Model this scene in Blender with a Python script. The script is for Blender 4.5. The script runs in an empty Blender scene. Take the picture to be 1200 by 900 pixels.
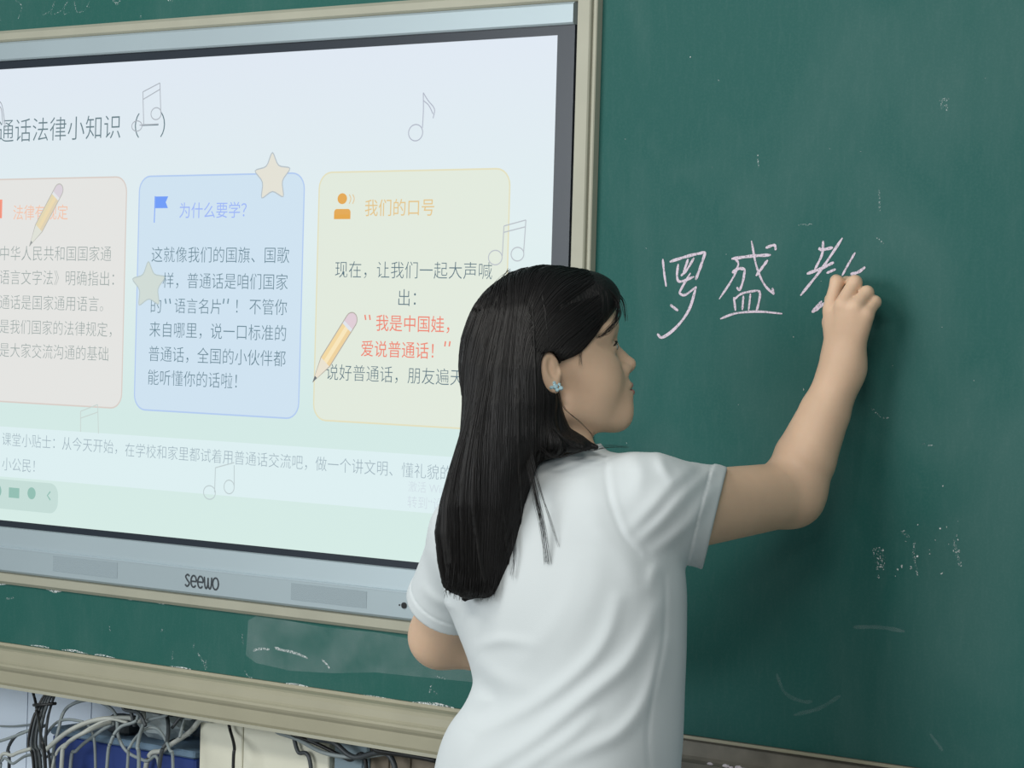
import bpy, math, random
import numpy as np
from mathutils import Vector, Matrix

random.seed(7); rng = np.random.default_rng(7)
SC = bpy.context.scene
COL = SC.collection

# ------------------------------------------------------------------ camera
F_PX = 2900.0                       # focal length in pixels of the 1200 x 900 frame
CAM = np.array([2.30, -3.2297, 1.53])
YAW, PITCH, ROLL = (math.radians(a) for a in (37.119, 1.257, 1.580))
_fw = np.array([-math.sin(YAW)*math.cos(PITCH), math.cos(YAW)*math.cos(PITCH), -math.sin(PITCH)])
_rt = np.array([math.cos(YAW), math.sin(YAW), 0.0]); _up = np.cross(_rt, _fw)
RT = math.cos(ROLL)*_rt + math.sin(ROLL)*_up
UP = -math.sin(ROLL)*_rt + math.cos(ROLL)*_up
FW = _fw
cd = bpy.data.cameras.new('camera'); cam = bpy.data.objects.new('camera', cd); COL.objects.link(cam)
cd.sensor_fit = 'HORIZONTAL'; cd.sensor_width = 36.0; cd.lens = F_PX/1200*36.0
cd.clip_start = 0.05; cd.clip_end = 60
M = Matrix.Identity(4)
for i in range(3):
    M[i][0] = RT[i]; M[i][1] = UP[i]; M[i][2] = -FW[i]; M[i][3] = CAM[i]
cam.matrix_world = M
cd.dof.use_dof = False
SC.camera = cam

# ------------------------------------------------------------------ light
SC.view_settings.view_transform = 'Standard'; SC.view_settings.look = 'None'
SC.view_settings.gamma = 1.0; SC.view_settings.use_curve_mapping = False
SC.view_settings.exposure = 0.0
wd = bpy.data.worlds.new('world'); SC.world = wd; wd.use_nodes = True
bg = wd.node_tree.nodes['Background']; bg.inputs[0].default_value = (0.80, 0.93, 1.0, 1); bg.inputs[1].default_value = 0.25

def area(name, loc, target, sx, sy, power, color):
    l = bpy.data.lights.new(name, 'AREA'); l.shape = 'RECTANGLE'; l.size = sx; l.size_y = sy
    l.energy = power; l.color = color
    o = bpy.data.objects.new(name, l); COL.objects.link(o)
    o.location = loc
    o.rotation_euler = (Vector(target)-Vector(loc)).to_track_quat('-Z', 'Y').to_euler()
    return o
area('window_daylight', (-1.9, -5.0, 2.0), (0.2, 0.0, 1.3), 3.2, 1.8, 112, (0.94, 0.98, 1.0))
area('ceiling_and_fill_light', (-0.6, -2.3, 3.1), (-0.4, -0.6, 0.9), 1.3, 0.4, 26, (1.0, 0.97, 0.90))
area('ceiling_and_fill_light', (1.5, -2.6, 3.1), (1.1, -0.8, 0.9), 1.3, 0.4, 26, (1.0, 0.97, 0.90))

area('ceiling_and_fill_light', (3.0, -4.6, 3.0), (0.4, -0.3, 1.2), 1.3, 0.5, 24, (1.0, 0.97, 0.91))  # added fill light behind the camera, brightens her right sleeve

# ------------------------------------------------------------------ pixel <-> place helpers (used to take measurements)
def ray(u, v):
    return RT*((u-600.0)/F_PX) + UP*((450.0-v)/F_PX) + FW
def Pt(u, v, t):                    # point seen at (u, v) at depth t
    return CAM + ray(u, v)*t
def Py(u, v, y=0.0):                # point seen at (u, v) on the plane parallel to the board at y
    d = ray(u, v); return CAM + d*((y-CAM[1])/d[1])
def project(p):
    q = p-CAM; z = q@FW
    return 600+F_PX*(q@RT)/z, 450-F_PX*(q@UP)/z, z
def Z(u, v, y=0.0): return Py(u, v, y)[2]
def X(u, v, y=0.0): return Py(u, v, y)[0]

# ------------------------------------------------------------------ materials
def s2l(c):
    return tuple(((x/255.0)/12.92 if x/255.0 <= 0.04045 else ((x/255.0+0.055)/1.055)**2.4) for x in c)
def mat(name, rgb, rough=0.5, metal=0.0, spec=0.5, emis=None, emis_s=0.0, bump=0.0, bscale=60.0, var=0.0, vscale=8.0, sss=0.0):
    m = bpy.data.materials.new(name); m.use_nodes = True
    nt = m.node_tree; b = nt.nodes['Principled BSDF']
    col = tuple(rgb)+(1,)
    b.inputs['Base Color'].default_value = col
    b.inputs['Roughness'].default_value = rough; b.inputs['Metallic'].default_value = metal
    b.inputs['Specular IOR Level'].default_value = spec
    if sss:
        b.inputs['Subsurface Weight'].default_value = sss
        b.inputs['Subsurface Radius'].default_value = (0.010, 0.004, 0.002); b.inputs['Subsurface Scale'].default_value = 1.0
    if emis is not None:
        b.inputs['Emission Color'].default_value = tuple(emis)+(1,); b.inputs['Emission Strength'].default_value = emis_s
    tc = nt.nodes.new('ShaderNodeTexCoord')
    if var:
        n = nt.nodes.new('ShaderNodeTexNoise'); n.inputs['Scale'].default_value = vscale; n.inputs['Detail'].default_value = 5
        nt.links.new(tc.outputs['Object'], n.inputs['Vector'])
        r = nt.nodes.new('ShaderNodeValToRGB')
        r.color_ramp.elements[0].position = 0.3; r.color_ramp.elements[1].position = 0.7
        r.color_ramp.elements[0].color = tuple(c*(1-var) for c in rgb)+(1,)
        r.color_ramp.elements[1].color = tuple(min(1, c*(1+var)) for c in rgb)+(1,)
        nt.links.new(n.outputs['Fac'], r.inputs['Fac']); nt.links.new(r.outputs['Color'], b.inputs['Base Color'])
    if bump:
        n = nt.nodes.new('ShaderNodeTexNoise'); n.inputs['Scale'].default_value = bscale; n.inputs['Detail'].default_value = 4
        nt.links.new(tc.outputs['Object'], n.inputs['Vector'])
        bp = nt.nodes.new('ShaderNodeBump'); bp.inputs['Strength'].default_value = bump; bp.inputs['Distance'].default_value = 0.002
        nt.links.new(n.outputs['Fac'], bp.inputs['Height']); nt.links.new(bp.outputs['Normal'], b.inputs['Normal'])
    return m
def screen_mat(name, srgb, k=1.0):
    c = s2l(srgb)
    return mat(name, (0.01, 0.01, 0.012), rough=0.35, spec=0.08, emis=c, emis_s=k*1.0)

def board_mat(name, rgb):
    m = mat(name, rgb, rough=0.6, spec=0.22)
    nt = m.node_tree; b = nt.nodes['Principled BSDF']; tc = nt.nodes.new('ShaderNodeTexCoord')
    # faint chalk dust left by the eraser, in broad swipes and fine grain
    mp = nt.nodes.new('ShaderNodeMapping'); mp.inputs['Scale'].default_value = (2.2, 1, 1.3); mp.inputs['Rotation'].default_value = (0, 0.5, 0)
    n1 = nt.nodes.new('ShaderNodeTexNoise'); n1.inputs['Scale'].default_value = 2.2; n1.inputs['Detail'].default_value = 6; n1.inputs['Distortion'].default_value = 0.8
    mp2 = nt.nodes.new('ShaderNodeMapping'); mp2.inputs['Scale'].default_value = (40, 1, 9); mp2.inputs['Rotation'].default_value = (0, 0.25, 0)
    n2 = nt.nodes.new('ShaderNodeTexNoise'); n2.inputs['Scale'].default_value = 3.0; n2.inputs['Detail'].default_value = 3
    n3 = nt.nodes.new('ShaderNodeTexNoise'); n3.inputs['Scale'].default_value = 260.0; n3.inputs['Detail'].default_value = 2
    nt.links.new(tc.outputs['Object'], mp.inputs['Vector']); nt.links.new(mp.outputs['Vector'], n1.inputs['Vector'])
    nt.links.new(tc.outputs['Object'], mp2.inputs['Vector']); nt.links.new(mp2.outputs['Vector'], n2.inputs['Vector'])
    nt.links.new(tc.outputs['Object'], n3.inputs['Vector'])
    def ramp(src, lo, hi, top):
        r = nt.nodes.new('ShaderNodeMapRange'); r.inputs['From Min'].default_value = lo; r.inputs['From Max'].default_value = hi
        r.inputs['To Max'].default_value = top; nt.links.new(src.outputs['Fac'], r.inputs['Value']); return r.outputs['Result']
    def add(a, c):
        k = nt.nodes.new('ShaderNodeMath'); k.operation = 'ADD'; nt.links.new(a, k.inputs[0]); nt.links.new(c, k.inputs[1]); return k.outputs[0]
    f = add(add(ramp(n1, 0.45, 0.8, 0.05), ramp(n2, 0.5, 0.9, 0.022)), ramp(n3, 0.45, 0.8, 0.02))
    mx = nt.nodes.new('ShaderNodeMix'); mx.data_type = 'RGBA'
    mx.inputs[6].default_value = tuple(rgb)+(1,); mx.inputs[7].default_value = (0.55, 0.62, 0.62, 1)
    nt.links.new(f, mx.inputs[0]); nt.links.new(mx.outputs[2], b.inputs['Base Color'])
    return m

def chalk_mat(name, rgb, density):  # broken, grainy chalk line that lets the board show through
    m = bpy.data.materials.new(name); m.use_nodes = True; nt = m.node_tree; b = nt.nodes['Principled BSDF']
    b.inputs['Base Color'].default_value = tuple(rgb)+(1,); b.inputs['Roughness'].default_value = 0.95; b.inputs['Specular IOR Level'].default_value = 0.1
    tc = nt.nodes.new('ShaderNodeTexCoord')
    n = nt.nodes.new('ShaderNodeTexNoise'); n.inputs['Scale'].default_value = 420.0; n.inputs['Detail'].default_value = 3
    nt.links.new(tc.outputs['Object'], n.inputs['Vector'])
    r = nt.nodes.new('ShaderNodeMapRange'); r.inputs['From Min'].default_value = 0.5-density; r.inputs['From Max'].default_value = 0.72-density*0.6
    nt.links.new(n.outputs['Fac'], r.inputs['Value']); nt.links.new(r.outputs['Result'], b.inputs['Alpha'])
    return m

MT = {}
MT['board'] = board_mat('green_board', (0.016, 0.104, 0.092))
MT['board_left'] = board_mat('green_board_strip', (0.018, 0.112, 0.094))
MT['beige'] = mat('beige_frame', s2l((170, 169, 152)), rough=0.45, var=0.05, vscale=12)
MT['tray_beige'] = mat('beige_tray', s2l((163, 159, 137)), rough=0.42, var=0.04, vscale=10)
MT['tray_dark'] = mat('mottled_tray', s2l((120, 116, 106)), rough=0.6, var=0.22, vscale=25)  # darker than the beige rail, with random mottling
MT['silver'] = mat('silver_casing', s2l((174, 189, 195)), rough=0.38, metal=0.25, var=0.03, vscale=3)
MT['silver_highlight'] = mat('silver_highlight', s2l((190, 205, 212)), rough=0.3, metal=0.3)  # paler copy of the silver: edge highlight put into the colour
MT['grille'] = mat('speaker_mesh', s2l((154, 169, 176)), rough=0.7, bump=0.5, bscale=600)
MT['bezel'] = mat('dark_bezel', s2l((36, 44, 54)), rough=0.3)
MT['black'] = mat('black_plastic', (0.008, 0.009, 0.010), rough=0.35)
MT['logo'] = mat('logo_ink', (0.035, 0.045, 0.055), rough=0.5)
MT['chalk'] = chalk_mat('pink_white_chalk', (0.72, 0.62, 0.72), 0.36)
MT['chalk_faint'] = chalk_mat('faint_chalk', (0.62, 0.70, 0.70), -0.02)
MT['chalk_white'] = chalk_mat('white_chalk', (0.80, 0.84, 0.84), 0.12)
def smear_mat(name, rgb, lo, hi):   # soft film of chalk dust
    m = bpy.data.materials.new(name); m.use_nodes = True; nt = m.node_tree; b = nt.nodes['Principled BSDF']
    b.inputs['Base Color'].default_value = tuple(rgb)+(1,); b.inputs['Roughness'].default_value = 0.95; b.inputs['Specular IOR Level'].default_value = 0.1
    tc = nt.nodes.new('ShaderNodeTexCoord'); n = nt.nodes.new('ShaderNodeTexNoise'); n.inputs['Scale'].default_value = 14.0; n.inputs['Detail'].default_value = 6
    nt.links.new(tc.outputs['Object'], n.inputs['Vector'])
    r = nt.nodes.new('ShaderNodeMapRange'); r.inputs['From Min'].default_value = 0.3; r.inputs['From Max'].default_value = 0.7
    r.inputs['To Min'].default_value = lo; r.inputs['To Max'].default_value = hi
    nt.links.new(n.outputs['Fac'], r.inputs['Value']); nt.links.new(r.outputs['Result'], b.inputs['Alpha'])
    return m
MT['smear'] = smear_mat('chalk_smear', (0.46, 0.58, 0.58), 0.05, 0.22)
MT['smear_thin'] = smear_mat('chalk_smear_thin', (0.46, 0.58, 0.58), 0.02, 0.16)
MT['chalk_solid'] = mat('chalk_stick', (0.82, 0.74, 0.80), rough=0.9, bump=0.3, bscale=300)
MT['skin'] = mat('skin', (0.71, 0.490, 0.340), rough=0.5, spec=0.35, var=0.05, vscale=18, sss=0.12, bump=0.05, bscale=350)
MT['shirt'] = mat('white_cotton', (0.64, 0.685, 0.70), rough=0.85, spec=0.2, bump=0.12, bscale=900)
MT['shirt_seam'] = mat('white_seam', (0.72, 0.76, 0.77), rough=0.9)
MT['trousers'] = mat('dark_trousers', (0.02, 0.025, 0.035), rough=0.85, bump=0.2, bscale=500)
MT['shoe'] = mat('white_shoe', (0.6, 0.6, 0.6), rough=0.6)
MT['brow'] = mat('dark_hair_fine', (0.012, 0.010, 0.009), rough=0.6)
MT['eye'] = mat('eye_white', (0.62, 0.60, 0.58), rough=0.15)
MT['iris'] = mat('dark_iris', (0.015, 0.010, 0.008), rough=0.1)
MT['lip'] = mat('lip', (0.50, 0.20, 0.17), rough=0.4)
MT['jewel'] = mat('pale_blue_stone', (0.55, 0.78, 0.85), rough=0.08, spec=0.9, metal=0.3)
MT['gold'] = mat('silver_metal', (0.75, 0.78, 0.80), rough=0.2, metal=0.9)
MT['tile'] = mat('white_tile', s2l((222, 234, 248)), rough=0.3)
MT['floor'] = mat('floor_tile', s2l((150, 150, 145)), rough=0.35, var=0.08, vscale=3)
MT['blue'] = mat('blue_plastic', s2l((44, 66, 132)), rough=0.4)
MT['blue_rim'] = mat('blue_grey_lid', s2l((105, 130, 152)), rough=0.5, var=0.15, vscale=30)
MT['cream'] = mat('cream_laminate', s2l((222, 221, 204)), rough=0.45, var=0.05, vscale=6)
MT['steel'] = mat('steel_blue', s2l((140, 160, 170)), rough=0.5, metal=0.1)
MT['card'] = mat('brown_card', s2l((128, 118, 104)), rough=0.9, var=0.2, vscale=20)
MT['teal'] = mat('teal_plastic', s2l((60, 150, 150)), rough=0.4)
MT['plastic_bag'] = mat('clear_grey_plastic', s2l((186, 198, 200)), rough=0.35, bump=0.6, bscale=40)
MT['cable_grey'] = mat('grey_cable', s2l((138, 148, 150)), rough=0.45)
MT['cable_pale'] = mat('pale_cable', s2l((178, 182, 176)), rough=0.45)
MT['cable_dark'] = mat('dark_cable', s2l((62, 68, 72)), rough=0.45)
MT['cable_black'] = mat('black_cable', (0.012, 0.013, 0.014), rough=0.4)
MT['tape'] = mat('brown_tape', s2l((160, 135, 90)), rough=0.6)

# hair: near black with fine strands
def hair_mat():
    m = mat('black_hair', (0.012, 0.011, 0.011), rough=0.5, spec=0.25)
    nt = m.node_tree; b = nt.nodes['Principled BSDF']; tc = nt.nodes.new('ShaderNodeTexCoord')
    mp = nt.nodes.new('ShaderNodeMapping'); mp.inputs['Scale'].default_value = (260, 260, 5)
    n = nt.nodes.new('ShaderNodeTexNoise'); n.inputs['Scale'].default_value = 1.0; n.inputs['Detail'].default_value = 3
    nt.links.new(tc.outputs['Object'], mp.inputs['Vector']); nt.links.new(mp.outputs['Vector'], n.inputs['Vector'])
    bp = nt.nodes.new('ShaderNodeBump'); bp.inputs['Strength'].default_value = 0.6; bp.inputs['Distance'].default_value = 0.003
    nt.links.new(n.outputs['Fac'], bp.inputs['Height']); nt.links.new(bp.outputs['Normal'], b.inputs['Normal'])
    r = nt.nodes.new('ShaderNodeValToRGB'); r.color_ramp.elements[0].color = (0.006, 0.006, 0.006, 1); r.color_ramp.elements[1].color = (0.014, 0.0125, 0.012, 1)
    r.color_ramp.elements[0].position = 0.35; r.color_ramp.elements[1].position = 0.7
    nt.links.new(n.outputs['Fac'], r.inputs['Fac']); nt.links.new(r.outputs['Color'], b.inputs['Base Color'])
    return m
MT['hair'] = hair_mat()
MT['strand'] = mat('hair_strand', (0.009, 0.008, 0.008), rough=0.45, spec=0.3)

# ------------------------------------------------------------------ object helpers
def obj(name, verts, faces, m, parent=None, smooth=False):
    me = bpy.data.meshes.new(name)
    me.from_pydata([tuple(map(float, v)) for v in verts], [], [tuple(f) for f in faces])
    if isinstance(m, str): m = MT[m]
    me.materials.append(m)
    if smooth: me.polygons.foreach_set('use_smooth', [True]*len(me.polygons))
    me.update()
    o = bpy.data.objects.new(name, me); COL.objects.link(o)
    if parent is not None: o.parent = parent
    return o
def npobj(name, V, Fq, m, parent=None, smooth=True):
    me = bpy.data.meshes.new(name)
    V = np.asarray(V, np.float32); Fq = np.asarray(Fq, np.int32); k = Fq.shape[1]
    me.vertices.add(len(V)); me.vertices.foreach_set('co', V.ravel())
    me.loops.add(Fq.size); me.loops.foreach_set('vertex_index', Fq.ravel())
    me.polygons.add(len(Fq)); me.polygons.foreach_set('loop_start', np.arange(0, Fq.size, k, dtype=np.int32))
    me.update(calc_edges=True); me.validate()
    if smooth: me.polygons.foreach_set('use_smooth', np.ones(len(me.polygons), bool))
    me.materials.append(MT[m] if isinstance(m, str) else m)
    o = bpy.data.objects.new(name, me); COL.objects.link(o)
    if parent is not None: o.parent = parent
    return o
def tag(o, label, cat, group=None):
    o['label'] = label; o['category'] = cat
    if group: o['group'] = group
    return o
def empty(name, loc=(0, 0, 0)):
    # things made of parts keep their parts in world coordinates relative to this base point
    o = bpy.data.objects.new(name, None); COL.objects.link(o); o.empty_display_size = 0.05
    o.location = loc; BASE[o.name] = Vector(loc); return o
BASE = {}
def settle(root):                   # parts were built in world coordinates: take the base point off again
    if root.type == 'EMPTY':
        b = BASE[root.name]
        for c in root.children: c.location = -b

class MB:                           # collects shapes into one mesh
    def __init__(s): s.v = []; s.f = []
    def add(s, vs, fs):
        n = len(s.v); s.v += [tuple(v) for v in vs]; s.f += [tuple(i+n for i in f) for f in fs]; return s
    def box(s, a, b, bev=0.0):
        (x0, y0, z0), (x1, y1, z1) = a, b
        if bev <= 0:
            return s.add([(x0,y0,z0),(x1,y0,z0),(x1,y1,z0),(x0,y1,z0),(x0,y0,z1),(x1,y0,z1),(x1,y1,z1),(x0,y1,z1)],
                         [(0,3,2,1),(4,5,6,7),(0,1,5,4),(1,2,6,5),(2,3,7,6),(3,0,4,7)])
        e = bev; vs = []
        for z, k in ((z0, e), (z0+e, 0), (z1-e, 0), (z1, e)):
            p = [(x0+e, y0), (x1-e, y0), (x1, y0+e), (x1, y1-e), (x1-e, y1), (x0+e, y1), (x0, y1-e), (x0, y0+e)]
            cx, cy = (x0+x1)/2, (y0+y1)/2
            for (x, y) in p:
                vs.append((x+(k if x < cx else -k), y+(k if y < cy else -k), z))
        fs = [tuple(range(7, -1, -1)), tuple(range(24, 32))]
        for l in range(3):
            for i in range(8):
                j = (i+1) % 8; fs.append((l*8+i, l*8+j, l*8+8+j, l*8+8+i))
        return s.add(vs, fs)
    def profile_x(s, prof, x0, x1):  # prof: closed list of (y, z), extruded along x
        n = len(prof)
        vs = [(x0, y, z) for y, z in prof]+[(x1, y, z) for y, z in prof]
        fs = [(i, (i+1) % n, n+(i+1) % n, n+i) for i in range(n)]
        fs += [tuple(range(n-1, -1, -1)), tuple(range(n, 2*n))]
        return s.add(vs, fs)
    def tube(s, pts, r, n=8, cap=True):
        V, Fq = tube_np(np.asarray(pts, float)[None], r, n)
        base = len(s.v); s.add(V, Fq)
        if cap:
            k = len(pts)
            s.f.append(tuple(base+i for i in range(n-1, -1, -1))); s.f.append(tuple(base+(k-1)*n+i for i in range(n)))
        return s
    def ribbon(s, pts, w, y):        # flat stroke on a plane parallel to the board; pts in (x, z)
        pts = np.asarray(pts, float); d = np.gradient(pts, axis=0); d /= np.linalg.norm(d, axis=1)[:, None]+1e-9
        nn = np.stack([-d[:, 1], d[:, 0]], 1)
        wv = np.asarray(w, float)*np.ones(len(pts))
        a = pts+nn*wv[:, None]/2; b = pts-nn*wv[:, None]/2
        vs = [(p[0], y, p[1]) for p in a]+[(p[0], y, p[1]) for p in b]; k = len(pts)
        return s.add(vs, [(i, i+1, k+i+1, k+i) for i in range(k-1)])
    def build(s, name, m, parent=None, smooth=False): return obj(name, s.v, s.f, m, parent, smooth)

def tube_np(P, r, n=6):             # P: (S, K, 3) strands -> verts, quads
    S, K, _ = P.shape
    T = np.gradient(P, axis=1); T /= np.linalg.norm(T, axis=2)[..., None]+1e-9
    ref = np.where(np.abs(T[..., 2:3]) > 0.9, np.array([1.0, 0, 0]), np.array([0, 0, 1.0]))
    N = np.cross(T, ref); N /= np.linalg.norm(N, axis=2)[..., None]+1e-9
    B = np.cross(T, N); a = np.arange(n)*2*math.pi/n
    r = np.broadcast_to(np.asarray(r, float), (S, K))
    V = P[:, :, None, :]+r[:, :, None, None]*(np.cos(a)[None, None, :, None]*N[:, :, None, :]+np.sin(a)[None, None, :, None]*B[:, :, None, :])
    idx = np.arange(S*K*n).reshape(S, K, n); nx = np.roll(idx, -1, axis=2)
    Fq = np.stack([idx[:, :-1], nx[:, :-1], nx[:, 1:], idx[:, 1:]], -1).reshape(-1, 4)
    return V.reshape(-1, 3), Fq
def spline(pts, n=40):              # Catmull-Rom through points (any dimension)
    p = np.asarray(pts, float)
    if len(p) == 2: return p[0]+(p[1]-p[0])*np.linspace(0, 1, max(2, n//4))[:, None]
    q = np.vstack([2*p[0]-p[1], p, 2*p[-1]-p[-2]]); out = []
    seg = len(p)-1; per = max(2, n//seg)
    for i in range(seg):
        a, b, c, d = q[i:i+4]
        for t in np.linspace(0, 1, per, endpoint=False):
            out.append(0.5*((2*b)+(-a+c)*t+(2*a-5*b+4*c-d)*t*t+(-a+3*b-3*c+d)*t**3))
    out.append(p[-1]); return np.array(out)

# ------------------------------------------------------------------ the setting
o = MB().box((-4.5, -5.5, -0.1), (4.5, 0.165, 0.0)).build('floor', 'floor'); o['kind'] = 'structure'
# front wall, tiled below the boards: joints are real grooves between the tiles
w = MB().box((-4.5, 0.165, 0.0), (4.5, 0.3, 3.2)); o = w.build('wall_front', mat('grout', s2l((120, 130, 138)), rough=0.8)); o['kind'] = 'structure'
tl = MB()
xs = [X(32, 840, 0.158)+k*0.185 for k in range(-14, 22)]
for x in xs:
    for z0, z1 in ((0.002, 0.30), (0.303, 0.60), (0.603, 0.90)):
        tl.box((x+0.0012, 0.158, z0), (x+0.1838, 0.1649, z1))
o = tl.build('wall_front_tiles', 'tile'); o['kind'] = 'structure'
o = MB().box((-4.5, 0.150, 0.0), (4.5, 0.1575, 0.08)).build('baseboard_front', 'beige'); o['kind'] = 'structure'

# ------------------------------------------------------------------ chalkboard around the display (left)
Z_TRIM_T0, Z_TRIM_T1 = 2.059, 2.081
Z_TRIM_B0, Z_TRIM_B1 = 1.011, 1.035
Z_TRAY_T, Z_TRAY_B = 0.893, 0.833
XL = -2.6
X_ST0, X_ST1 = X(686, 0), X(706.5, 0)            # beige stile between display and right board
cb = empty('chalkboard', (-1.3, 0.0, 0.95))
tag(cb, 'green chalkboard frame strips above and below the big lit screen', 'chalkboard')
MB().box((XL, 0.0, Z_TRIM_T1-0.002), (X_ST0, 0.02, 2.42)).build('upper_panel', 'board_left', cb)
MB().box((XL, 0.0, Z_TRAY_T+0.0045), (X_ST0-0.0005, 0.02, Z_TRIM_B0+0.002)).build('lower_panel', 'board_left', cb)
MB().box((XL, 0.035, Z_TRIM_B0), (X_ST0-0.001, 0.045, Z_TRIM_T1)).build('backing', 'board_left', cb)
MB().profile_x([(0.02, Z_TRIM_T0), (-0.006, Z_TRIM_T0), (-0.010, Z_TRIM_T0+0.004), (-0.010, Z_TRIM_T1-0.006), (-0.004, Z_TRIM_T1), (0.02, Z_TRIM_T1)], XL, X_ST0).build('frame_rail', 'beige', cb)
MB().profile_x([(0.02, Z_TRIM_B0), (-0.004, Z_TRIM_B0), (-0.010, Z_TRIM_B0+0.006), (-0.010, Z_TRIM_B1-0.003), (-0.006, Z_TRIM_B1), (0.02, Z_TRIM_B1)], XL, X_ST0-0.0005).build('frame_rail', 'beige', cb)
def px_strokes(name, strokes, width, m, parent, y=-0.0004, off=(0, 0), sc=1.0, taper=True, n=28):
    if name in ('chalk_fleck', 'eraser_arc', 'chalk_stroke', 'chalk_scribble', 'chalk_smudge') and len(strokes) > 1:
        for s in strokes: px_strokes(name, [s], width, m, parent, y, off, sc, taper, n)
        return
    mb = MB()
    for i, st in enumerate(strokes):
        pts = [Py(off[0]+a/sc, off[1]+b/sc, y) for a, b in st]
        q = spline([(p[0], p[2]) for p in pts], n)
        w = width*(0.8+0.35*rng.random()) * (0.78+0.3*np.abs(np.sin(np.linspace(0.3, 7+3*rng.random(), len(q)))))
        if taper: w = w*np.clip(np.linspace(0.55, 6, len(q)), 0, 1)*np.clip(np.linspace(6, 0.5, len(q)), 0, 1)
        mb.ribbon(q, w, y-0.00003*i)
    return mb.build(name, m, parent)
# old chalk marks on the strips
px_strokes('chalk_scribble', [[(60,0),(85,25),(70,75)], [(165,60),(200,40),(215,5)], [(210,10),(200,55),(240,40),(265,5)], [(255,15),(250,55),(275,45)], [(290,5),(300,45),(330,40),(350,5)], [(345,20),(349,30)], [(0,70),(4,85)]], 0.0022, 'chalk_faint', cb, off=(0, 0), sc=3.333)
px_strokes('chalk_smudge', [[(440,0),(455,14),(470,4)], [(655,-4),(675,4)], [(548,62),(552,66)]], 0.006, 'chalk_faint', cb, off=(0, 0), sc=3.333)
px_strokes('chalk_stroke', [[(188,275),(215,268),(252,270)], [(272,262),(300,272),(350,283),(403,305)], [(458,310),(475,328),(487,344)]], 0.0046, 'chalk_white', cb, off=(240, 680), sc=3.333)
def px_patch(name, poly, m, parent, y=-0.0008):
    pts = [Py(a, b, y) for a, b in poly]
    return obj(name, [(p[0], y, p[2]) for p in pts], [tuple(range(len(pts)))], m, parent)
px_patch('eraser_smear', [(291,727),(300,722),(330,726),(380,735),(440,741),(478,748),(560,762),(560,800),(440,788),(390,789),(340,786),(300,777),(288,768)], 'smear', cb)
# ragged chalk dust along the edges of the strips
def dust_line(name, parent, u0, v0, u1, v1, h, m='chalk_white', n=60, y=-0.0016, seed=1, side=-1):
    r = np.random.default_rng(seed); a = Py(u0, v0, y); b = Py(u1, v1, y); vs = []; fs = []
    hh = np.clip(r.normal(0.0, 0.5, n+1), 0, 2)*h
    hh = np.convolve(hh, [0.25, 0.5, 0.25], 'same')
    for i in range(n+1):
        p = a+(b-a)*i/n; vs += [(p[0], y, p[2]), (p[0], y, p[2]+side*(hh[i]+0.0003))]
    for i in range(n):
        if hh[i]+hh[i+1] > h*0.25: fs.append((2*i, 2*i+1, 2*i+3, 2*i+2))
    o = obj(name, vs, fs, m, parent); o['kind'] = 'stuff'; return o
dust_line('chalk_dust', cb, 0, 682.5, 476, 738.5, 0.009, seed=3)
dust_line('chalk_dust', cb, 20, 754, 532, 831, 0.008, seed=5, side=1)
px_strokes('chalk_fleck', [[(855,350),(848,380)], [(870,395),(890,430),(905,470)], [(905,425),(898,460)], [(1075,470),(1090,500),(1110,505)], [(480,275),(485,300)], [(715,285),(708,305)], [(20,158),(60,152)], [(760,385),(757,425)], [(1065,310),(1068,360)]], 0.004, 'chalk_faint', cb, off=(0, 660), sc=3.75)
px_strokes('chalk_fleck', [[(885,410),(878,440)], [(895,432),(910,450)], [(900,375),(940,385)], [(145,205),(150,245)], [(0,320),(8,345)]], 0.004, 'chalk_faint', cb, off=(240, 680), sc=3.333)
settle(cb)

# ------------------------------------------------------------------ beige rail under the left strip and dark mottled rail under the right board
tr = empty('chalk_tray', (-1.3, -0.02, Z_TRAY_B))
tag(tr, 'long beige ridged rail under the lit screen, above the cables', 'chalk rail')
zt, zb = Z_TRAY_T, Z_TRAY_B
prof = [(0.02, zb-0.006), (0.02, zt+0.004), (-0.004, zt+0.004), (-0.006, zt-0.001), (-0.024, zt-0.003), (-0.029, zt-0.006), (-0.032, zt-0.012), (-0.034, zt-0.024),
        (-0.037, zt-0.0275), (-0.041, zt-0.030), (-0.0425, zt-0.034), (-0.0405, zt-0.039), (-0.037, zt-0.044), (-0.0365, zt-0.066), (-0.034, zt-0.0705), (-0.020, zt-0.0705)]
X_MID = X(790, 872)
MB().profile_x(prof, XL, X_MID-0.02).build('rail', 'tray_beige', tr)
MB().box((XL, -0.0375, zt-0.0765), (X_MID-0.02, -0.022, zt-0.0706)).build('lower_lip', 'beige', tr)
settle(tr)
tr2 = empty('chalk_tray', (0.9, -0.02, 0.83))
tag(tr2, 'dull grey mottled rail below the right-hand board, with white crumbs', 'chalk rail')
zr = 0.909
MB().profile_x([(0.02, zr-0.09), (0.02, zr-0.0005), (-0.014, zr-0.0005), (-0.016, zr-0.004), (-0.010, zr-0.008), (-0.010, zr-0.030), (-0.018, zr-0.034), (-0.060, zr-0.036), (-0.062, zr-0.030), (-0.066, zr-0.030), (-0.066, zr-0.085), (-0.05, zr-0.09)], X_MID-0.02, 2.4).build('rail', 'tray_dark', tr2)
MB().box((X_MID-0.02, -0.0175, zr-0.003), (2.4, -0.0145, zr+0.0015)).build('top_edge_highlight', 'tray_beige', tr2)  # highlight along the rail's top, put in as a pale beige strip
settle(tr2)

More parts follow.
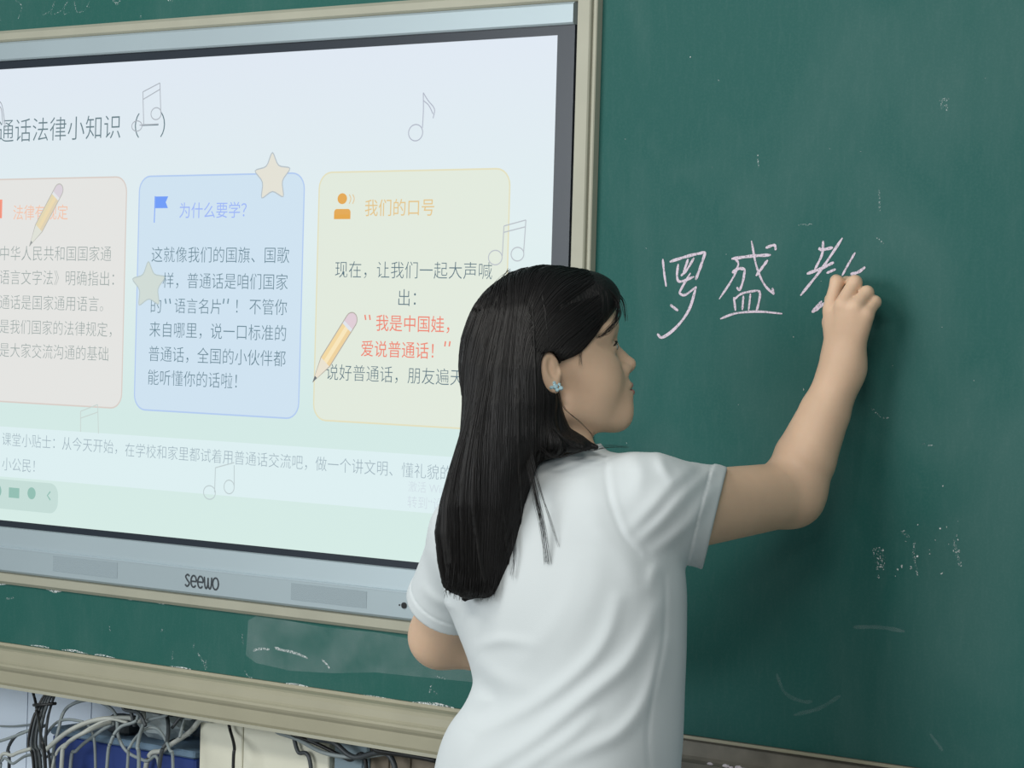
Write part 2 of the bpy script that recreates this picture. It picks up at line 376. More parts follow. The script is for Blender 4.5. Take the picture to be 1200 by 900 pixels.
# ------------------------------------------------------------------ right-hand board
rb = empty('chalkboard', (1.0, 0.0, 0.92))
tag(rb, 'large dark green chalkboard on the right, with handwriting on it', 'chalkboard')
MB().box((X_ST1-0.004, 0.0, zr), (2.4, 0.02, 2.42)).build('writing_surface', 'board', rb)
st = MB(); st.box((X_ST0, -0.022, Z_TRAY_T+0.01), (X_ST1-0.008, 0.02, 2.42), 0.002)
st.box((X_ST1-0.0085, -0.015, Z_TRAY_T+0.01), (X_ST1, 0.02, 2.42), 0.0015)
st.build('frame_stile', 'beige', rb)
WS = dict(off=(750, 250), sc=3.75)
px_strokes('chalk_character', [[(100,200),(106,260),(115,322)], [(130,213),(210,188),(288,170)], [(288,170),(268,230),(245,292)],
    [(168,222),(163,278),(178,300),(238,278)], [(212,200),(188,272)], [(238,195),(205,250),(180,275)],
    [(222,262),(180,335),(176,352),(200,358),(248,322)], [(248,322),(215,425),(160,500),(100,545),(76,530)], [(133,402),(168,428)]], 0.0042, 'chalk', rb, **WS)
px_strokes('chalk_character', [[(402,200),(490,188),(575,183)], [(418,200),(432,225),(405,290),(348,377)], [(405,262),(430,243),(462,245)], [(462,245),(452,300),(438,335),(425,325)],
    [(490,120),(512,232),(545,310),(588,357)], [(588,357),(582,328)], [(562,205),(510,275)], [(552,152),(590,140),(597,162)],
    [(413,368),(420,428)], [(415,378),(450,352),(520,338)], [(520,338),(528,360),(512,436)], [(455,362),(450,425)], [(486,352),(478,428)],
    [(353,464),(420,440),(520,432),(626,441)]], 0.0042, 'chalk', rb, **WS)
px_strokes('chalk_character', [[(785,152),(800,160),(848,150)], [(805,120),(800,180),(768,248)], [(733,266),(795,243),(852,215)], [(890,108),(800,242),(705,362)],
    [(820,263),(860,245)], [(755,434),(780,420),(812,392)], [(757,430),(800,385)], [(946,172),(915,225),(888,275)], [(925,268),(960,258),(990,236)]], 0.0042, 'chalk', rb, **WS)
# scattered flecks and old smears
def flecks(name, u0, v0, u1, v1, n, smin, smax, parent, m, seed):
    r = np.random.default_rng(seed); mb = MB()
    for i in range(n):
        p = Py(r.uniform(u0, u1), r.uniform(v0, v1), -0.001); k = r.integers(5, 8)
        a = np.sort(r.uniform(0, 2*math.pi, k)); s = r.uniform(smin, smax); e = r.uniform(0.5, 1.6)
        mb.add([(p[0]+s*math.cos(t), -0.0010-0.00001*i, p[2]+s*e*math.sin(t)) for t in a], [tuple(range(k))])
    o = mb.build(name, m, parent); o['kind'] = 'stuff'; return o
px_patch('chalk_smear', [(1022,643),(1032,641),(1038,652),(1036,668),(1027,668)], 'chalk_faint', rb)
px_strokes('chalk_fleck', [[(1072,632),(1071,650),(1075,672)], [(1056,622),(1066,630)], [(1117,632),(1121,648),(1126,664)], [(1101,118),(1113,116)], [(1103,116),(1104,128)], [(1108,122),(1110,130)]], 0.005, 'chalk_faint', rb)
px_strokes('chalk_fleck', [[(1030,222),(1031,248)], [(1027,278),(1035,285),(1032,284)], [(935,264),(952,263)], [(888,180),(889,196)], [(1080,520),(1096,523)], [(1021,478),(1032,488),(1042,490)]], 0.0024, 'chalk_faint', rb)
flecks('chalk_specks', 1020, 610, 1130, 680, 26, 0.0006, 0.0022, rb, 'chalk_white', 4)
flecks('chalk_specks', 720, 60, 1195, 590, 26, 0.0004, 0.0013, rb, 'chalk_white', 8)
px_strokes('eraser_arc', [[(910,790),(920,812),(940,822),(952,822)], [(1000,735),(1030,735),(1060,740)], [(1105,880),(1090,860)], [(985,815),(960,830),(930,838)]], 0.006, 'smear_thin', rb)
settle(rb)

# ------------------------------------------------------------------ interactive display
Y_S = 0.0                                             # screen surface
SX1 = X(656, 41); SZ0, SZ1 = 1.134, 2.0065; SX0 = SX1-1.552
dp = empty('interactive_display', (-0.85, 0.0, 1.035))
tag(dp, 'big wall-mounted display showing a pale lesson slide, silver lower edge', 'display')
XB1 = X(676.5, 40)                                    # outer right edge
zs_top = SZ1+0.0155
MB().box((SX0-0.027, -0.001, 1.036), (XB1, 0.03, 2.0585), 0.002).build('casing', 'black', dp)
bz = MB()
bz.box((SX0-0.026, -0.006, SZ1), (XB1-0.0005, -0.0011, zs_top)); bz.box((SX1, -0.006, SZ0-0.012), (XB1-0.0005, -0.0011, SZ1))
bz.box((SX0-0.026, -0.006, SZ0-0.012), (SX0, -0.0011, SZ1)); bz.box((SX0-0.026, -0.004, SZ0-0.012), (XB1-0.0005, -0.0011, SZ0))
bz.build('bezel', 'bezel', dp)
MB().profile_x([(-0.001, zs_top), (-0.010, zs_top), (-0.013, zs_top+0.003), (-0.013, 2.054), (-0.009, 2.058), (-0.001, 2.058)], SX0-0.027, XB1).build('top_trim', 'silver', dp)
zl = Z(0, 639)                                        # ledge line along the lower trim
MB().profile_x([(-0.001, 1.036), (-0.014, 1.036), (-0.018, 1.040), (-0.018, zl-0.002), (-0.014, zl+0.001), (-0.010, SZ0-0.0135), (-0.006, SZ0-0.012), (-0.001, SZ0-0.012)], SX0-0.027, XB1).build('lower_trim', 'silver', dp)
MB().profile_x([(-0.0145, zl-0.0018), (-0.0186, zl-0.0022), (-0.0186, zl-0.0002), (-0.0145, zl+0.0012)], SX0-0.027, XB1).build('lower_trim_edge', 'silver_highlight', dp)  # edge highlight of the ledge, made as a paler strip
def rect_px(u0, v0, u1, v1, y):                       # x range and z range of a rectangle measured at its corners
    a = Py(u0, v0, y); b = Py(u1, v1, y); return a[0], b[0], a[2], b[2]
for (u0, v0, u1, v1) in ((62, 651, 137, 678), (341, 683, 429, 713)):
    x0 = X(u0, v0, -0.019); x1 = X(u1, v1, -0.019)
    z1 = Z(u0, v0, -0.019); z0 = Z(u1, v1, -0.019)
    MB().box((x0, -0.0186, min(z0, z1)), (x1, -0.017, max(z0, z1))).build('speaker_grille', 'grille', dp)
def disc(mb, cx, cz, rx, rz, y, n=24):
    mb.add([(cx+rx*math.cos(i*2*math.pi/n), y, cz+rz*math.sin(i*2*math.pi/n)) for i in range(n)], [tuple(range(n))]); return mb
mb = MB(); p = Py(473.5, 709.5, -0.019); mb.tube([(p[0], -0.0178, p[2]), (p[0], -0.0205, p[2])], 0.0052, 16); mb.build('sensor', 'black', dp)
mb = MB(); p = Py(468, 709, -0.019); mb.tube([(p[0], -0.0178, p[2]), (p[0], -0.0195, p[2])], 0.0014, 8); mb.build('sensor', 'black', dp)

# the lit screen
def screen_base():
    m = mat('screen_base', (0.01, 0.01, 0.012), rough=0.35, spec=0.08, emis=(1, 1, 1), emis_s=1.0)
    nt = m.node_tree; b = nt.nodes['Principled BSDF']; tc = nt.nodes.new('ShaderNodeTexCoord')
    sp = nt.nodes.new('ShaderNodeSeparateXYZ'); nt.links.new(tc.outputs['Generated'], sp.inputs[0])
    r = nt.nodes.new('ShaderNodeValToRGB'); cr = r.color_ramp      # the slide's own background, blue above and green below
    cr.elements[0].position = 0.0; cr.elements[0].color = s2l((212, 234, 228))+(1,)
    cr.elements[1].position = 1.0; cr.elements[1].color = s2l((222, 231, 241))+(1,)
    for pos, c in ((0.25, (210, 232, 228)), (0.62, (222, 236, 237))):
        e = cr.elements.new(pos); e.color = s2l(c)+(1,)
    nt.links.new(sp.outputs['Z'], r.inputs['Fac']); nt.links.new(r.outputs['Color'], b.inputs['Emission Color'])
    return m
scr = MB().box((SX0, -0.0035, SZ0), (SX1, -0.0012, SZ1)).build('screen', screen_base(), dp)
Y0 = -0.0036
def lay(k): return Y0-0.00025*k
def rrect(mb, x0, x1, z0, z1, r, y, n=6):
    pts = []
    for cx, cz, a0 in ((x1-r, z1-r, 0), (x0+r, z1-r, 90), (x0+r, z0+r, 180), (x1-r, z0+r, 270)):
        for i in range(n+1):
            a = math.radians(a0+90*i/n); pts.append((cx+r*math.cos(a), y, cz+r*math.sin(a)))
    mb.add(pts, [tuple(range(len(pts)))]); return pts
def outline(mb, pts, w, y, closed=True):
    q = [(p[0], p[-1]) for p in pts]
    if closed: q = q+[q[0], q[1]]
    return mb.ribbon(q, w, y)
# cards of the slide
zc1 = Z(190, 206.5); zc0 = Z(175, 480.5)
x2a, x2b = X(163.5, 300), X(356.5, 300); x3a, x3b = X(374, 300), X(597, 300)
x1b = X(148.5, 300); x1a = x1b-(x2b-x2a)
for (x0, x1, fill, edge) in ((x1a, x1b, (227, 227, 224), (215, 205, 198)), (x2a, x2b, (206, 225, 239), (178, 202, 238)), (x3a, x3b, (224, 232, 219), (226, 222, 190))):
    mb = MB(); pts = rrect(mb, x0, x1, zc0, zc1, 0.028, lay(2))
    c = mb.build('slide_card', screen_mat('slide_card_fill', fill), scr)
    mb = MB(); outline(mb, pts, 0.0028, lay(3)); mb.build('card_outline', screen_mat('slide_card_edge', edge), scr)
mb = MB(); mb.add([(SX0, lay(1), Z(0, 558)), (SX1, lay(1), Z(0, 558)), (SX1, lay(1), Z(60, 503.5)), (SX0, lay(1), Z(60, 503.5))], [(0, 1, 2, 3)])
mb.build('footer_band', screen_mat('slide_band', (220, 238, 240)), scr)
mb = MB(); rrect(mb, X(-40, 578), X(70, 578), Z(30, 598.5), Z(30, 563.5), 0.022, lay(2)); mb.build('toolbar', screen_mat('toolbar_fill', (196, 220, 214)), scr)
mb = MB(); p = Py(-2, 575); disc(mb, p[0], p[2], 0.014, 0.014, lay(3)); p = Py(39, 578); disc(mb, p[0], p[2], 0.0115, 0.0115, lay(3))
a, b_ = Py(12.5, 571), Py(24.5, 584); mb.add([(a[0], lay(3), b_[2]), (b_[0], lay(3), b_[2]), (b_[0], lay(3), a[2]), (a[0], lay(3), a[2])], [(0, 1, 2, 3)])
q = [Py(61, 576), Py(57.5, 580.5), Py(61, 586)]; mb.ribbon([(p[0], p[2]) for p in q], 0.003, lay(3)); mb.build('toolbar_icons', screen_mat('toolbar_ink', (146, 190, 178)), scr)

DG = bpy.context.evaluated_depsgraph_get
def text_geo(body, offset=0.0):
    c = bpy.data.curves.new('glyphs', 'FONT'); c.body = body; c.offset = offset; c.resolution_u = 3
    o = bpy.data.objects.new('glyphs', c); COL.objects.link(o); bpy.context.view_layer.update()
    me = bpy.data.meshes.new_from_object(o.evaluated_get(DG()))
    v = np.array([w.co[:] for w in me.vertices]); f = [tuple(p.vertices) for p in me.polygons]
    bpy.data.objects.remove(o); bpy.data.curves.remove(c); bpy.data.meshes.remove(me)
    return v, f
def text_line(mb, body, u0, u1, v, k=6, em=None, y=None, offset=0.0):
    # writes from u0 to u1 (whole character cells) with the middle of the characters at height v (measured at u0)
    V, Fs = text_geo(body, offset)
    n = em if em else len(body)
    yy = lay(k) if y is None else y
    x0, x1 = X(u0, v, yy), X(u1, v, yy); s = (x1-x0)/n; zc = Z(u0, v, yy)
    x = x0+V[:, 0]*s; z = zc+(V[:, 1]-0.36)*s
    mb.add([(a, yy, b) for a, b in zip(x, z)], Fs)
    return mb
def text_obj(name, lines, srgb, k=6, offset=0.0):
    m = screen_mat('slide_ink', srgb)
    for ln in lines:
        mb = MB(); text_line(mb, *ln, k=k, offset=offset); mb.build(name, m, scr)
text_obj('slide_title', [('普通话法律小知识（一）', -23, 209, 155)], (104, 126, 134), offset=-0.008)
text_obj('card_heading', [('法律有规定', 15, 80, 249.5)], (240, 196, 172))
text_obj('card_heading', [('为什么要学？', 209.5, 297, 247)], (158, 182, 244))
text_obj('card_heading', [('我们的口号', 427, 510, 244)], (226, 196, 140))
text_obj('card_text', [('中华人民共和国国家通', -1, 131, 297), ('语言文字法》明确指出：', -1, 143, 325), ('通话是国家通用语言。', -1, 130, 354), ('是我们国家的法律规定，', -1, 140, 382.5), ('是大家交流沟通的基础', -1, 128, 410)], (152, 164, 162), offset=-0.012)
text_obj('card_text', [('这就像我们的国旗、国歌', 177, 339.5, 298.5), ('一样，普通话是咱们国家', 176, 338, 328.5), ('的', 175.5, 190, 358), ('语言名片', 204, 260.5, 358.5), ('！', 274, 289, 359), ('不管你', 291.5, 337, 359.5),
    ('来自哪里，说一口标准的', 174.5, 336.5, 386), ('普通话，全国的小伙伴都', 173.5, 335.5, 414.5), ('能听懂你的话啦！', 172.5, 288, 442)], (98, 128, 142), offset=-0.01)
text_obj('card_text', [('现在，让我们一起大声喊', 392, 577.5, 316), ('出：', 465, 499, 349), ('说好普通话，朋友遍天下', 381.5, 561, 436)], (88, 114, 126), offset=-0.01)
text_obj('card_quote', [('我是中国娃，', 440, 538, 378.5), ('爱说普通话！', 422.5, 519.5, 408.5)], (236, 132, 112))
text_obj('footer_text', [('课堂小贴士：从今天开始，', 2, 146, 514.5), ('在学校和家里都试着用普通话交流吧，做一个讲文明、懂礼貌的', 146, 531, 527), ('小公民！', 2, 49, 543.5)], (156, 174, 184), offset=-0.012)
text_obj('footer_notice', [('激活 Windows', 478, 590, 570, ), ('转到“设置”以激活', 477, 590, 588)], (206, 218, 226), offset=-0.01)
def quotes(name, spots, srgb):
    mb = MB()
    for (u, v, op) in spots:
        for d in (-2.6, 2.6):
            q = [Py(u+d-(1.0 if not op else -1.0), v+3), Py(u+d, v-3)]; mb.ribbon([(p[0], p[2]) for p in q], 0.003, lay(6))
    return mb.build(name, screen_mat('slide_ink', srgb), scr)
quotes('quote_marks', [(432.5, 372, True), (527, 403, False)], (236, 132, 112))
quotes('quote_marks', [(198.5, 353, True), (267.5, 353, False)], (112, 142, 156))
# little icons
mb = MB()
pl = [Py(184, 230), Py(183, 261)]; mb.ribbon([(p[0], p[2]) for p in pl], 0.002, lay(5)); a, b_ = Py(184.5, 230.5), Py(199, 244)
mb.add([(a[0], lay(5), b_[2]), (b_[0], lay(5), b_[2]), (b_[0]-0.006, lay(5), (a[2]+b_[2])/2), (b_[0], lay(5), a[2]), (a[0], lay(5), a[2])], [(0, 1, 2, 3, 4)])
mb.build('flag_icon', screen_mat('icon_blue', (112, 156, 246)), scr)
mb = MB(); p = Py(403.3, 233); disc(mb, p[0], p[2], 0.0108, 0.0094, lay(5))
a, b_ = Py(393.5, 257), Py(413, 245); cxm = (a[0]+b_[0])/2
rrect(mb, a[0], b_[0], a[2], b_[2], 0.006, lay(5)); mb.add([(a[0], lay(5), a[2]), (b_[0], lay(5), a[2]), (b_[0], lay(5), a[2]+0.008), (a[0], lay(5), a[2]+0.008)], [(0, 1, 2, 3)])
mb.build('speaker_icon', screen_mat('icon_orange', (226, 168, 82)), scr)
mb = MB()
for u in (411.5, 415.5):
    q = spline([Py(u, 228)[[0, 2]], Py(u+1.8, 233)[[0, 2]], Py(u, 239)[[0, 2]]], 10); mb.ribbon(q, 0.0018, lay(5))
mb.build('sound_waves', screen_mat('icon_orange_pale', (226, 196, 150)), scr)
mb = MB(); a, b_ = Py(-8, 256), Py(5, 234); mb.add([(a[0], lay(5), a[2]), (b_[0], lay(5), a[2]), (b_[0], lay(5), b_[2]), (a[0], lay(5), b_[2])], [(0, 1, 2, 3)])
mb.build('book_icon', screen_mat('icon_red', (244, 150, 128)), scr)
# music notes drawn as outlines
def note(strokes, heads, srgb, w=0.0019, k=8):
    mb = MB()
    for st in strokes:
        q = spline([Py(u, v)[[0, 2]] for u, v in st], 20); mb.ribbon(q, w, lay(k))
    for (u, v, ru, rv) in heads:
        c = Py(u, v); rx = abs(X(u+ru, v)-c[0]); rz = abs(Z(u, v+rv)-c[2])
        q = [(c[0]+rx*math.cos(t), c[2]+rz*math.sin(t)) for t in np.linspace(0, 2*math.pi, 26)]; mb.ribbon(q, w, lay(k))
    return mb.build('music_note', screen_mat('note_ink', srgb), scr)
note([[(498.5,109),(498.6,130),(497.5,150)], [(498.5,109),(504,118),(511.5,128),(510,139)], [(498.5,118),(505,124),(510,134)]], [(489.5,155.8,8.3,9.6)], (176, 182, 196))
note([[(170,108),(171,147)], [(190,97.5),(191,133)], [(170,108),(190,97.5)], [(170,117),(190,105)], [(166,147),(188,145.5)]], [(185.5,133.5,6,7), (163,148,6,6)], (172, 178, 186))
note([[(593,265),(591,300)], [(618.7,258),(616,296)], [(593,265),(618.7,258)], [(592.6,272.5),(618,266)]], [(582.8,302,8,8.5), (608.8,298,7.5,8)], (186, 192, 198))
note([[(97,482),(97,506)], [(117,474),(118,508)], [(97,482),(117,474)], [(97,490),(117,483)]], [], (200, 212, 208))
note([[(255,548),(254,577)], [(277,545),(277,570)], [(255,548),(277,542)]], [(248,577,7,8), (271,570.5,6,8)], (190, 204, 206))
note([[(0,118),(5,124),(9,150)], [(0,124),(4,128),(6,146)]], [], (160, 166, 176))
# stars and pencils
def star(u, v, R, fill, edge, rot=0.0):
    c = Py(u, v); pts = []
    for i in range(10):
        a = math.radians(90+36*i+rot); r = R if i % 2 == 0 else R*0.50; pts.append(np.array([c[0]+r*math.cos(a), c[2]+r*math.sin(a)]))
    n = len(pts); q = []
    for i in range(n):                                 # rounded tips
        a, b, d = pts[i-1], pts[i], pts[(i+1) % n]; k = 0.22
        q += [b+(a-b)*k, b*(1-0.12)+0.06*(a+d), b+(d-b)*k]
    mb = MB(); ctr = (c[0], lay(9), c[2]); vs = [(p[0], lay(9), p[1]) for p in q]
    m = len(vs); mb.add([ctr]+vs, [(0, 1+i, 1+(i+1) % m) for i in range(m)]); mb.build('star', screen_mat('star_fill', fill), scr)
    mb = MB(); mb.ribbon(q+[q[0], q[1]], 0.0022, lay(10)); mb.build('star_outline', screen_mat('star_edge', edge), scr)
star(322, 208, 0.047, (226, 224, 212), (182, 192, 198), 2)
star(177, 334.5, 0.047, (207, 218, 212), (186, 200, 200), 3)
def pencil(ue, ve, ut, vt, w, cols, edge):
    e = Py(ue, ve)[[0, 2]]; t = Py(ut, vt)[[0, 2]]; d = (t-e); L = np.linalg.norm(d); d /= L; n = np.array([-d[1], d[0]])
    def quad(s0, s1, a, b, col, name, k=9):
        vs = [e+d*s0*L+n*a[0], e+d*s0*L+n*a[1], e+d*s1*L+n*b[1], e+d*s1*L+n*b[0]]
        mb = MB(); mb.add([(p[0], lay(k), p[1]) for p in vs], [(0, 1, 2, 3)]); mb.build(name, screen_mat('pencil_ink', col), scr)
    h = w/2
    quad(0.16, 0.20, (-h, h), (-h, h), cols[1], 'pencil_ferrule')
    for i in range(3):
        a = -h+i*w/3; quad(0.20, 0.70, (a, a+w/3), (a, a+w/3), cols[2+i], 'pencil_shaft')
    quad(0.70, 0.92, (-h, h), (-h*0.27, h*0.27), cols[5], 'pencil_wood'); quad(0.92, 1.0, (-h*0.27, h*0.27), (-0.0005, 0.0005), cols[6], 'pencil_lead')
    pts = [e+d*0.16*L+n*h]+[e+d*(0.09*L)+n*h*math.cos(a)-d*0.09*L*math.sin(a) for a in np.linspace(0, math.pi, 10)]+[e+d*0.16*L-n*h]
    mb = MB(); mb.add([(p[0], lay(9), p[1]) for p in pts], [tuple(range(len(pts)))]); mb.build('pencil_eraser', screen_mat('pencil_ink', cols[0]), scr)
    mb = MB(); out = pts+[e+d*0.7*L-n*h, t, e+d*0.7*L+n*h, pts[0], pts[1]]; mb.ribbon(out, 0.0018, lay(10)); mb.build('pencil_outline', screen_mat('pencil_edge', edge), scr)
pencil(75, 217, 37, 289, 0.0235, [(216, 208, 216), (226, 228, 230), (226, 214, 178), (234, 216, 176), (222, 208, 178), (222, 224, 214), (150, 156, 156)], (184, 184, 178))
pencil(419, 368, 369, 448, 0.0255, [(222, 204, 212), (222, 226, 232), (240, 214, 160), (246, 228, 186), (236, 208, 156), (232, 224, 206), (104, 112, 116)], (176, 170, 160))
# maker's word on the lower trim: rounded lowercase letters drawn as strokes
def logo():
    yy = -0.0189; mb = MB(); x0, x1 = X(216, 681, yy), X(256.5, 681, yy); zc = Z(236, 682.3, yy); s = (x1-x0)/5.05; wv = s*0.17
    def arc(cx, cz, rx, rz, a0, a1): return [(x0+s*(cx+rx*math.cos(math.radians(a))), zc+s*(cz+rz*math.sin(math.radians(a)))) for a in np.linspace(a0, a1, 18)]
    mb.ribbon(spline([(x0+s*a, zc+s*b) for a, b in ((0.72, 0.50), (0.45, 0.66), (0.16, 0.42), (0.42, 0.06), (0.72, -0.26), (0.42, -0.60), (0.10, -0.42))], 30), wv, yy)
    for cx in (1.35, 2.35):
        mb.ribbon(arc(cx, 0, 0.40, 0.62, 0, 320), wv, yy-0.0001); mb.ribbon([(x0+s*(cx-0.4), zc), (x0+s*(cx+0.4), zc)], wv, yy-0.0002)
    mb.ribbon(spline([(x0+s*a, zc+s*b) for a, b in ((2.90, 0.62), (3.02, -0.35), (3.22, -0.6), (3.40, -0.25), (3.45, 0.55))], 24), wv, yy)
    mb.ribbon(spline([(x0+s*a, zc+s*b) for a, b in ((3.45, 0.55), (3.52, -0.30), (3.72, -0.6), (3.92, -0.30), (3.98, 0.62))], 24), wv, yy-0.0001)
    mb.ribbon(arc(4.55, 0, 0.42, 0.62, 0, 365), wv, yy)
    mb.build('logo_lettering', 'logo', dp)
logo()
settle(dp)

# ------------------------------------------------------------------ sculpting: signed distance fields turned into smooth meshes
def A(*v): return np.array(v, float)
def seg(p, a, b, ra, rb):
    a = np.asarray(a, float); b = np.asarray(b, float); ba = b-a
    h = np.clip(((p-a)@ba)/(ba@ba+1e-12), 0, 1)
    return np.linalg.norm(p-a-h[:, None]*ba, axis=1)-(ra+(rb-ra)*h)
def chain(p, pts, rs, k=0.01):
    d = seg(p, pts[0], pts[1], rs[0], rs[1])
    for i in range(1, len(pts)-1): d = smin(d, seg(p, pts[i], pts[i+1], rs[i], rs[i+1]), k)
    return d
def ell(p, c, r, ax=None):
    q = p-np.asarray(c, float)
    if ax is not None: q = q@np.asarray(ax, float).T
    r = np.asarray(r, float); k0 = np.linalg.norm(q/r, axis=1); k1 = np.linalg.norm(q/(r*r), axis=1)+1e-9
    return k0*(k0-1)/k1
def smin(a, b, k):
    h = np.maximum(k-np.abs(a-b), 0)/k
    return np.minimum(a, b)-h*h*k*0.25
def smax(a, b, k): return -smin(-a, -b, k)
def near(p, d, c, R, fn, k):        # blend a small detail in, evaluated only around it
    m = np.einsum('ij,ij->i', p-c, p-c) < R*R
    if m.any():
        d = d.copy(); d[m] = fn(p[m], d[m])
    return d
def sdf_mesh(f, lo, hi, h):
    lo = np.asarray(lo, float); B = 8
    nb = np.ceil((np.asarray(hi)-lo)/(h*B)).astype(int); n = nb*B+1
    bi = np.stack(np.meshgrid(*[np.arange(k) for k in nb], indexing='ij'), -1).reshape(-1, 3)
    d = f(lo+(bi+0.5)*B*h)
    D = np.full(n, 1.0, np.float32)
    for sgn in (d < 0,):
        bb = bi[sgn]*B
        for x, y, z in bb: D[x:x+B+1, y:y+B+1, z:z+B+1] = -1.0
    keep = bi[np.abs(d) < B*h*0.87*1.5]
    loc = np.stack(np.meshgrid(*[np.arange(B+1)]*3, indexing='ij'), -1).reshape(-1, 3)
    for s in range(0, len(keep), 64):
        kb = keep[s:s+64]; P = (lo+(kb[:, None, :]*B+loc[None])*h).reshape(-1, 3)
        v = f(P).reshape(len(kb), B+1, B+1, B+1)
        for (x, y, z), w in zip(kb*B, v): D[x:x+B+1, y:y+B+1, z:z+B+1] = w
    S = D < 0
    cnt = np.zeros(tuple(k-1 for k in n), np.int8)
    for i in (0, 1):
        for j in (0, 1):
            for k in (0, 1): cnt += S[i:n[0]-1+i, j:n[1]-1+j, k:n[2]-1+k]
    act = (cnt > 0) & (cnt < 8); idx = np.argwhere(act)
    ID = np.full(act.shape, -1, np.int32); ID[act] = np.arange(len(idx))
    acc = np.zeros((len(idx), 3)); c = np.zeros(len(idx))
    corners = [(i, j, k) for i in (0, 1) for j in (0, 1) for k in (0, 1)]
    val = {q: D[idx[:, 0]+q[0], idx[:, 1]+q[1], idx[:, 2]+q[2]] for q in corners}
    for q in corners:
        for ax in range(3):
            if q[ax] == 0:
                r = list(q); r[ax] = 1; r = tuple(r); a, b = val[q], val[r]; m = (a < 0) != (b < 0)
                t = np.where(m, a/(a-b+1e-12), 0); pos = np.tile(A(*q), (len(idx), 1)); pos[:, ax] += t
                acc[m] += pos[m]; c[m] += 1
    V = lo+(idx+acc/c[:, None])*h
    quads = []
    for ax in range(3):
        sl0 = [slice(None)]*3; sl1 = [slice(None)]*3; sl0[ax] = slice(0, -1); sl1[ax] = slice(1, None)
        e = S[tuple(sl0)] != S[tuple(sl1)]
        o1, o2 = [(1, 2), (2, 0), (0, 1)][ax]
        E_ = np.argwhere(e); ok = (E_[:, o1] > 0) & (E_[:, o2] > 0) & (E_[:, o1] < n[o1]-1) & (E_[:, o2] < n[o2]-1); E_ = E_[ok]
        def g(d1, d2):
            q = E_.copy(); q[:, o1] += d1; q[:, o2] += d2; return ID[q[:, 0], q[:, 1], q[:, 2]]
        Q = np.stack([g(-1, -1), g(0, -1), g(0, 0), g(-1, 0)], 1)
        flip = ~S[E_[:, 0], E_[:, 1], E_[:, 2]]; Q[flip] = Q[flip][:, ::-1]
        quads.append(Q)
    Q = np.vstack(quads)
    # drop loose bits: not needed as fields are connected
    for it in range(2):              # pull the vertices onto the surface
        e = h*0.5; fv = f(V)
        G = np.stack([(f(V+e*np.eye(3)[i])-f(V-e*np.eye(3)[i]))/(2*e) for i in range(3)], 1)
        V = V-np.clip(fv, -h, h)[:, None]*G/np.maximum((G*G).sum(1), 0.3)[:, None]*0.8
    return V, Q

# ------------------------------------------------------------------ the person: joints
SH_R = Pt(764, 588, 3.395); EL_R = Py(927, 579, -0.118); WR_R = Py(988, 432, -0.062)
SH_L = Pt(556, 628, 3.57); EL_L = Pt(517, 746, 3.72); WR_L = Pt(628, 758, 3.74)
YT = -0.425
def level(v, uL, uR, b):
    uc = (uL+uR)/2; c = Py(uc, v, YT); t = (c-CAM)@FW; half = (uR-uL)/2*t/F_PX
    return c, math.sqrt(max(half**2-(0.604*b)**2, 0.0004))/0.797, b
LV = [(546, 612, 735, 0.060), (566, 560, 775, 0.082), (600, 530, 785, 0.100), (640, 524, 792, 0.110), (680, 524, 797, 0.118), (720, 529, 797, 0.120), (760, 545, 797, 0.116),
      (795, 560, 796, 0.114), (825, 556, 795, 0.118), (860, 528, 793, 0.128), (900, 515, 789, 0.136), (960, 508, 792, 0.138), (1020, 515, 790, 0.136)]
_L = [level(*r) for r in LV]
LZ = np.array([c[2] for c, a, b in _L])[::-1]; LX = np.array([c[0] for c, a, b in _L])[::-1]
LA = np.array([a for c, a, b in _L])[::-1]; LB = np.array([b for c, a, b in _L])[::-1]
ZTOP = LZ[-1]; ZHEM = LZ[0]
def smooth_table(y):                # fine resample so that the silhouette has no corners
    zz = np.linspace(LZ[0], LZ[-1], 200); yy = np.interp(zz, LZ, y); k = np.ones(17)/17
    return zz, np.convolve(np.pad(yy, 8, mode='edge'), k, 'valid')
ZZ, TX = smooth_table(LX); _, TA = smooth_table(LA); _, TB = smooth_table(LB)
def torso(p, grow=0.0):
    z = p[:, 2]; cx = np.interp(z, ZZ, TX); a = np.interp(z, ZZ, TA)+grow; b = np.interp(z, ZZ, TB)+grow
    x = p[:, 0]-cx; y = p[:, 1]-YT
    n = 2.35                        # fuller than an ellipse
    k0 = (np.abs(x/a)**n+np.abs(y/b)**n+1e-12)**(1/n)
    g = k0/np.sqrt((x/(a*a))**2+(y/(b*b))**2+1e-9)/np.maximum(k0, 1e-6)
    d = (k0-1)*np.minimum(np.maximum(g, b*0.8), a)
    over = z-(ZTOP+grow); under = ZHEM-z
    return smax(smax(d, over, 0.05), under, 0.01)

